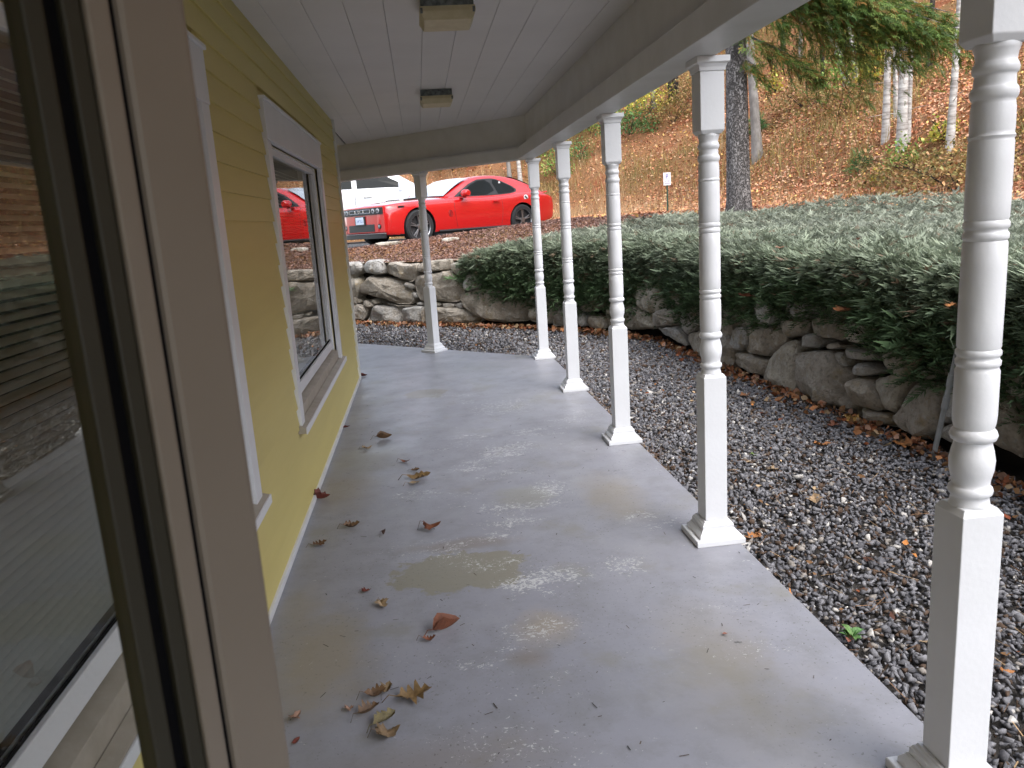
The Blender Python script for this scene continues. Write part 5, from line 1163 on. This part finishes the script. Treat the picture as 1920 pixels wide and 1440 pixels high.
def red_car():
    k = .45; P1 = at_depth(784, 427, 16.6); P2 = None
    for D2 in np.arange(16.6, 22, .01):
        P2 = at_depth(977, 412, D2)
        if np.linalg.norm((P2-P1)[:2]) > 2.95: break
    fw = (P1-P2)[:2]; fw /= np.linalg.norm(fw); lt = np.array([-fw[1], fw[0]]); gz = 1.196
    o2 = P2[:2]-lt*.86
    t = thing('red_coupe', 'bright red two door muscle coupe parked above the stone wall', 'car', (o2[0], o2[1], gz), math.atan2(fw[1], fw[0]))
    red = paint((.50, .010, .011), .22)
    #           x     w    zb   zc   zsh  ztop
    ST = [(3.80, .70, .30, .58, .76, .81), (3.74, .83, .24, .59, .81, .86), (3.60, .905, .20, .60, .84, .89), (3.3, .94, .18, .63, .87, .93), (2.8, .955, .18, .64, .89, .955), (2.2, .945, .18, .64, .905, .985), (1.7, .94, .18, .64, .915, 1.0), (1.0, .935, .18, .64, .915, .95),
          (.4, .945, .18, .66, .945, .96), (0, .965, .18, .68, .985, 1.02), (-.5, .96, .22, .68, .985, 1.035), (-.9, .92, .29, .66, .94, 1.00), (-1.12, .84, .37, .62, .87, .93), (-1.20, .72, .45, .60, .78, .84)]
    def sec(p):
        w, zb, zc, zs, zt = p; return chaikin([(0, zb), (w*.90, zb), (w*.965, zb+.03), (w*.99, zb+.16), (w, zc), (w*.985, zs-.10), (w*.945, zs), (w*.80, zs+(zt-zs)*.45), (w*.45, zt-.01), (0, zt)], 2)
    g = G(); g.add(*loft(ST, sec)); body = g.build('body', red)
    arch_cut(body, (0, 2.95), .405, .60, 1.2); body.data.materials.append(red); body.data.materials.append(M['carblack'])
    for p in body.data.polygons:
        c = p.center; inn = any((c.x-ax)**2+(c.z-.36)**2 < .400**2 for ax in (0, 2.95)) and abs(c.y) < .93; edge = any(abs(math.hypot(c.x-ax, c.z-.36)-.405) < .012 for ax in (0, 2.95)) and abs(c.y) < .94 and abs(p.normal.y) < .5
        p.material_index = 1 if (inn or edge or c.z < .235) else 0; p.use_smooth = True
    body.data.set_sharp_from_angle(angle=.5); body.parent = t
    # greenhouse
    GH = [(2.17, .84, .945, .965, .10), (1.85, .84, .945, 1.12, .13), (1.50, .83, .945, 1.29, .17), (1.27, .825, .945, 1.375, .21), (1.0, .82, .95, 1.42, .225), (.6, .82, .96, 1.435, .23), (.25, .825, .975, 1.41, .22), (-.1, .83, .985, 1.335, .18), (-.45, .83, .995, 1.20, .12), (-.80, .82, .995, 1.04, .06)]
    def sec2(p):
        w, zb, zt, ins = p; return chaikin([(0, zb-.05), (w+.03, zb-.05), (w+.01, zb), (w-ins*.85, zt-.06), (w-ins*1.25, zt-.012), (w*.3, zt), (0, zt)], 2)
    g = G(); g.add(*loft(GH, sec2, 40)); roof = g.build('roof', red, t, smooth=.9)
    A = np.array(sorted(GH))
    def side_y(x, z):
        w, zb, zt, ins = [np.interp(x, A[:, 0], A[:, k]) for k in range(1, 5)]; f = np.clip((z-zb)/(zt-.06-zb), 0, 1.05); return (w+.01)+(w-ins*.85-w-.01)*f
    def side_panel(nm, poly, mt, off=.012, s=1, parent=t):
        # fan of quads following the tumblehome
        c = np.mean(poly, 0); vs = []; n = len(poly); P = chaikin(list(poly)+[poly[0]], 1)[:-1]; n = len(P)
        for f in (1.0, .5): vs += [(p[0], s*(side_y(p[0], p[1])+off), p[1]) for p in (c+(q-c)*f for q in P)]
        vs.append((c[0], s*(side_y(*c)+off), c[1])); fs = [(k, (k+1) % n, n+(k+1) % n, n+k) for k in range(n)]+[(n+k, n+(k+1) % n, 2*n) for k in range(n)]
        return G().add(vs, fs).build(nm, mt, parent, smooth=.8)
    for s in (1, -1):
        side_panel('window_seal', [(1.93, .955), (1.22, 1.315), (.80, 1.345), (.52, 1.33), (.02, 1.10), (.10, .995), (.8, .955)], M['carblack'], .007, s)
        side_panel('side_window', [(1.80, .972), (1.20, 1.285), (.78, 1.315), (.70, .975)], M['carglass'], .012, s)
        side_panel('quarter_window', [(.63, .985), (.71, 1.315), (.50, 1.30), (.08, 1.10), (.14, 1.01)], M['carglass'], .012, s)
    def top_panel(nm, x0, x1, w0, w1, z0, z1, mt, bulge=.03):
        vs = []; NX, NY = 8, 10
        for i in range(NX+1):
            f = i/NX; x = x0+(x1-x0)*f; w = w0+(w1-w0)*f
            for j in range(NY+1):
                q = -1+2*j/NY; vs.append((x, q*w, z0+(z1-z0)*f+bulge*math.sin(math.pi*f)*.6+.022*(1-q*q)))
        return G().add(vs, [(i*(NY+1)+j, i*(NY+1)+j+1, (i+1)*(NY+1)+j+1, (i+1)*(NY+1)+j) for i in range(NX) for j in range(NY)]).build(nm, mt, t, smooth=1)
    top_panel('windshield', 2.14, 1.36, .74, .59, .985, 1.365, M['windshield'], .045); top_panel('rear_window', .02, -.66, .56, .68, 1.375, 1.10, M['carglass'], .04)
    # nose details: everything follows the curve of the nose
    def nose_x(y, z): 
        yy = abs(y); return 3.815-.07*(yy/.85)**4
    def nose_box(nm, y0, y1, z0, z1, mt, th=.02, n=10, parent=t, out=.0):
        vs = []; 
        for d in (0, 1):
            for i in range(n+1):
                y = y0+(y1-y0)*i/n
                for z in (z0, z1): vs.append((nose_x(y, z)+out-.03+d*(th+.03), y, z))
        m_ = 2*(n+1); fs = [(2*i, 2*i+1, 2*i+3, 2*i+2) for i in range(n)]+[(m_+2*i, m_+2*i+2, m_+2*i+3, m_+2*i+1) for i in range(n)]+[(2*i, 2*i+2, m_+2*i+2, m_+2*i) for i in range(n)]+[(2*i+1, m_+2*i+1, m_+2*i+3, 2*i+3) for i in range(n)]+[(0, m_, m_+1, 1), (2*n, 2*n+1, m_+2*n+1, m_+2*n)]
        return G().add(vs, fs).build(nm, mt, parent, bevel=.006)
    nose_box('bumper_skin', -.83, .83, .30, .83, red, .006, 16)
    gr = nose_box('grille', -.81, .81, .665, .805, M['carblack'], .022, 16)
    for s in (1, -1):
        for (a, b) in ((.03, .16), (.17, .42)):
            a_, b_ = (a, b) if s > 0 else (-b, -a)
            for (y0, y1, z0, z1) in ((a_, b_, .768, .777), (a_, b_, .700, .709), (a_, a_+.009, .7095, .7675), (b_-.009, b_, .7095, .7675)): nose_box('grille_trim', y0, y1, z0, z1, M['chrome'], .03, 3, gr)
        for y in (.53, .68):
            x = nose_x(y, .735)+.012; g = G().lathe([(x, .052), (x+.018, .050), (x+.02, .042)], 20, axis='x', c=(0, s*y, .737)); g.build('headlight', M['lens'], t, smooth=.6)
            G().lathe([(x+.012, .030), (x+.026, .022), (x+.028, .004)], 16, axis='x', c=(0, s*y, .737)).build('lamp_core', M['carblack'], t)
        x = nose_x(.66, .42); G().lathe([(x-.03, .052), (x+.012, .052), (x+.013, .044)], 18, axis='x', c=(0, s*.68, .42)).build('fog_light', M['carblack'], t); G().lathe([(x, .03), (x+.018, .026), (x+.02, .006)], 16, axis='x', c=(0, s*.68, .42)).build('fog_lens', M['lens'], t)
    nose_box('lower_grille', -.52, .52, .32, .47, M['carblack'], .014, 12); nose_box('splitter', -.82, .82, .17, .262, M['carblack'], .02, 16); nose_box('splitter_lip', -.82, .82, .265, .280, mat('lip_grey', (.2, .2, .2), .4), .03, 16)
    nose_box('plate_bracket', -.20, .20, .45, .645, M['carblack'], .03, 4); pl = nose_box('number_plate', -.155, .155, .475, .625, M['plate'], .04, 4)
    for (y0, y1, z0, z1) in ((-.12, -.105, .43, .49), (-.105, -.08, .43, .442), (-.05, -.035, .43, .49), (-.035, -.01, .478, .49), (.02, .035, .43, .49), (.035, .06, .455, .467), (.08, .095, .43, .49), (.095, .115, .43, .442)): nose_box('plate_character', -y1, -y0, z0+.085, z1+.09, M['ink'], .043, 1, pl)
    # hood: scoops and shut lines
    for s in (1, -1):
        G().obox((2.75, s*.36, .955), (1, 0, -.04), (0, 1, 0), (0, 0, 1), (-.16, .14), (-.075, .075), (-.02, .025)).build('hood_scoop', M['carblack'], t, bevel=.01)
        G().obox((1.74, s*.97, .975), (1, 0, 0), (0, 1, 0), (0, 0, 1), (-.05, .05), (-.12, .02), (-.06, -.03)).build('mirror_arm', red, t, bevel=.008)
        me = lump(.20, .20, .155, n=.1, seed=3); o = newobj('mirror', me, red, t, loc=(1.74, s*1.03, 1.015))
        G().obox((.80, s*(.955), .82), (1, 0, 0), (0, 1, 0), (0, 0, 1), (-.09, .09), (-.01, .028), (-.018, .018)).build('door_handle', red, t, bevel=.008)
        G().obox((3.40, s*.925, .80), (1, 0, 0), (0, 1, 0), (0, 0, 1), (-.09, .05), (-.02, .012), (-.018, .014)).build('side_marker', M['carblack'], t, bevel=.005)
        def bodyside(x, z):
            B = np.array(sorted(ST)); w, zb, zc, zs, zt = [np.interp(x, B[:, 0], B[:, k]) for k in range(1, 6)]; h = sec((w, zb, zc, zs, zt)); zz = h[:, 1]; i = np.argmax(h[:, 0]); up = h[i:]; lo = h[:i+1]
            return np.interp(z, up[:, 1], up[:, 0]) if z >= h[i, 1] else np.interp(z, lo[:, 1], lo[:, 0])
        for xs in ([(1.98, .93), (2.0, .75), (1.98, .50), (1.94, .30)], [(.64, .95), (.60, .75), (.62, .50), (.66, .30)]):
            Q = chaikin([np.array(p) for p in xs], 2); G().tube([(x, s*(bodyside(x, z)-.001), z) for x, z in Q], .0045, 5).build('door_gap', M['carblack'], t)
        Q = [(x, .285) for x in np.linspace(.5, 2.45, 12)]; G().tube([(x, s*(bodyside(x, z)-.012), z-.045) for x, z in Q], .03, 6).build('rocker', M['carblack'], t)
        # dark round emblem on the fender and white round badge on the haunch
        cx, cz = 2.12, .60; G().tube([(cx+.05*math.cos(a), s*(bodyside(cx, cz)+.002), cz+.065*math.sin(a)) for a in np.linspace(0, 6.283, 20)], .006, 5).build('fender_emblem', mat('emblem_dark', (.13, .01, .012), .4), t)
        G().obox((cx, s*(bodyside(cx, cz)), cz), (1, 0, .2), (0, 1, 0), (-.2, 0, 1), (-.012, .014), (-.006, .006), (-.045, .04)).build('emblem_figure', mat('emblem_figure', (.10, .01, .012), .4), t)
        cx, cz = -.12, .87; yb = bodyside(cx, cz); G().lathe([(s*(yb-.03), .065), (s*(yb+.004), .065), (s*(yb+.005), .001)], 24, axis='y', c=(cx, 0, cz)).build('round_badge', mat('badge_white', (.75, .75, .75), .4), t)
        G().obox((cx, s*(yb+.004), cz), (.8, 0, .6), (0, 1, 0), (-.6, 0, .8), (-.05, .05), (-.003, .004), (-.018, .022)).build('badge_mark', M['carblack'], t)
    for s in (1, -1): G().obox((-1.15, s*.42, .72), (1, 0, 0), (0, 1, 0), (0, 0, 1), (-.06, .03), (-.28, .28), (-.05, .05)).build('tail_light', mat('tail_lens', (.25, .005, .008), .15), t, bevel=.02)
    G().obox((-.98, 0, .985), (1, 0, -.12), (0, 1, 0), (0, 0, 1), (-.12, .08), (-.66, .66), (-.01, .02)).build('spoiler', red, t, bevel=.01)
    for ax in (0, 2.95):
        for s in (1, -1): wheel(t, ax, s*.835, s)
    G().lathe([(0, .03), (.004, .03)], 16, axis='y', c=(.48, side_y(.48, 1.24)+.016, 1.24)).build('sticker', mat('sticker', (.7, .7, .7), .5), t)
red_car()

def white_suv():
    c = at_depth(712, 425, 22.6); hd = R_(4); white = paint((.80, .80, .82), .3)
    t = thing('white_suv', 'white sport utility vehicle parked beyond the red coupe', 'car', (c[0]-1.45*math.cos(hd), c[1]-1.45*math.sin(hd), 1.196), hd); t.scale = (1.08, 1.08, 1.12)
    ST = [(-1.0, .80, .45, .75, 1.18, 1.24), (-.92, .92, .36, .8, 1.26, 1.30), (0, .98, .34, .8, 1.30, 1.34), (1.5, .98, .34, .8, 1.29, 1.32), (2.6, .98, .34, .8, 1.24, 1.28), (3.4, .97, .36, .8, 1.16, 1.22), (3.85, .92, .42, .78, 1.08, 1.12), (3.95, .82, .5, .75, 1.0, 1.03)]
    def sec(p):
        w, zb, zc, zs, zt = p; return chaikin([(0, zb), (w*.92, zb), (w*.98, zb+.06), (w, zc), (w*.99, zs-.12), (w*.95, zs), (w*.6, zt), (0, zt)], 2)
    g = G(); g.add(*loft(ST, sec)); body = g.build('body', white); arch_cut(body, (0, 2.95), .43, .62, 1.2); body.data.materials.append(white); body.data.materials.append(M['carblack'])
    for p in body.data.polygons:
        q = p.center; r = min(abs(math.hypot(q.x-ax, q.z-.36)) for ax in (0, 2.95)); p.material_index = 1 if (r < .432 and abs(q.y) < .95) or q.z < .40 else 0; p.use_smooth = True
    body.data.set_sharp_from_angle(angle=.5); body.parent = t
    GH = [(-.93, .88, 1.24, 1.30, .06), (-.80, .89, 1.25, 1.62, .14), (-.6, .89, 1.26, 1.80, .20), (.3, .89, 1.26, 1.85, .21), (1.3, .89, 1.26, 1.83, .21), (1.75, .88, 1.25, 1.72, .19), (2.2, .87, 1.24, 1.45, .12), (2.5, .86, 1.22, 1.27, .06)]
    def sec2(p):
        w, zb, zt, ins = p; return chaikin([(0, zb-.05), (w+.02, zb-.05), (w, zb), (w-ins*.85, zt-.06), (w-ins*1.3, zt-.01), (w*.3, zt), (0, zt)], 2)
    g = G(); g.add(*loft(GH, sec2, 40)); g.build('roof', white, t, smooth=.9); A = np.array(sorted(GH))
    def sy(x, z):
        w, zb, zt, ins = [np.interp(x, A[:, 0], A[:, k]) for k in range(1, 5)]; f = np.clip((z-zb)/(zt-.06-zb), 0, 1.05); return w+(-ins*.85)*f
    for s in (1, -1):
        for nm, pl in (('quarter_window', [(-.62, 1.33), (-.50, 1.68), (-.12, 1.70), (-.12, 1.32)]), ('rear_side_window', [(-.07, 1.32), (-.07, 1.70), (.72, 1.72), (.72, 1.31)]), ('front_side_window', [(.84, 1.31), (.84, 1.72), (1.35, 1.71), (1.95, 1.40), (1.95, 1.30)])):
            P = [np.array(p) for p in pl]; c2 = np.mean(P, 0); n = len(P); vs = [(p[0], s*(sy(*p)+.012), p[1]) for p in P]+[(c2[0], s*(sy(*c2)+.012), c2[1])]; G().add(vs, [(k, (k+1) % n, n) for k in range(n)]).build(nm, M['carglass'], t)
        for x in (0.02, 1.0): G().obox((x, s*.985, 1.10), (1, 0, 0), (0, 1, 0), (0, 0, 1), (-.02, .20), (-.02, .03), (-.018, .018)).build('door_handle', M['chrome'], t, bevel=.008)
        G().obox((1.95, s*1.03, 1.34), (1, 0, 0), (0, 1, 0), (0, 0, 1), (-.07, .07), (-.13, .07), (-.07, .07)).build('mirror', white, t, bevel=.03)
        G().obox((.78, s*.975, .8), (1, 0, 0), (0, 1, 0), (0, 0, 1), (-.005, .005), (-.02, .006), (-.4, .42)).build('door_gap', M['carblack'], t)
    for ax in (0, 2.95):
        for s in (1, -1): wheel(t, ax, s*.86, s, .38)
white_suv()
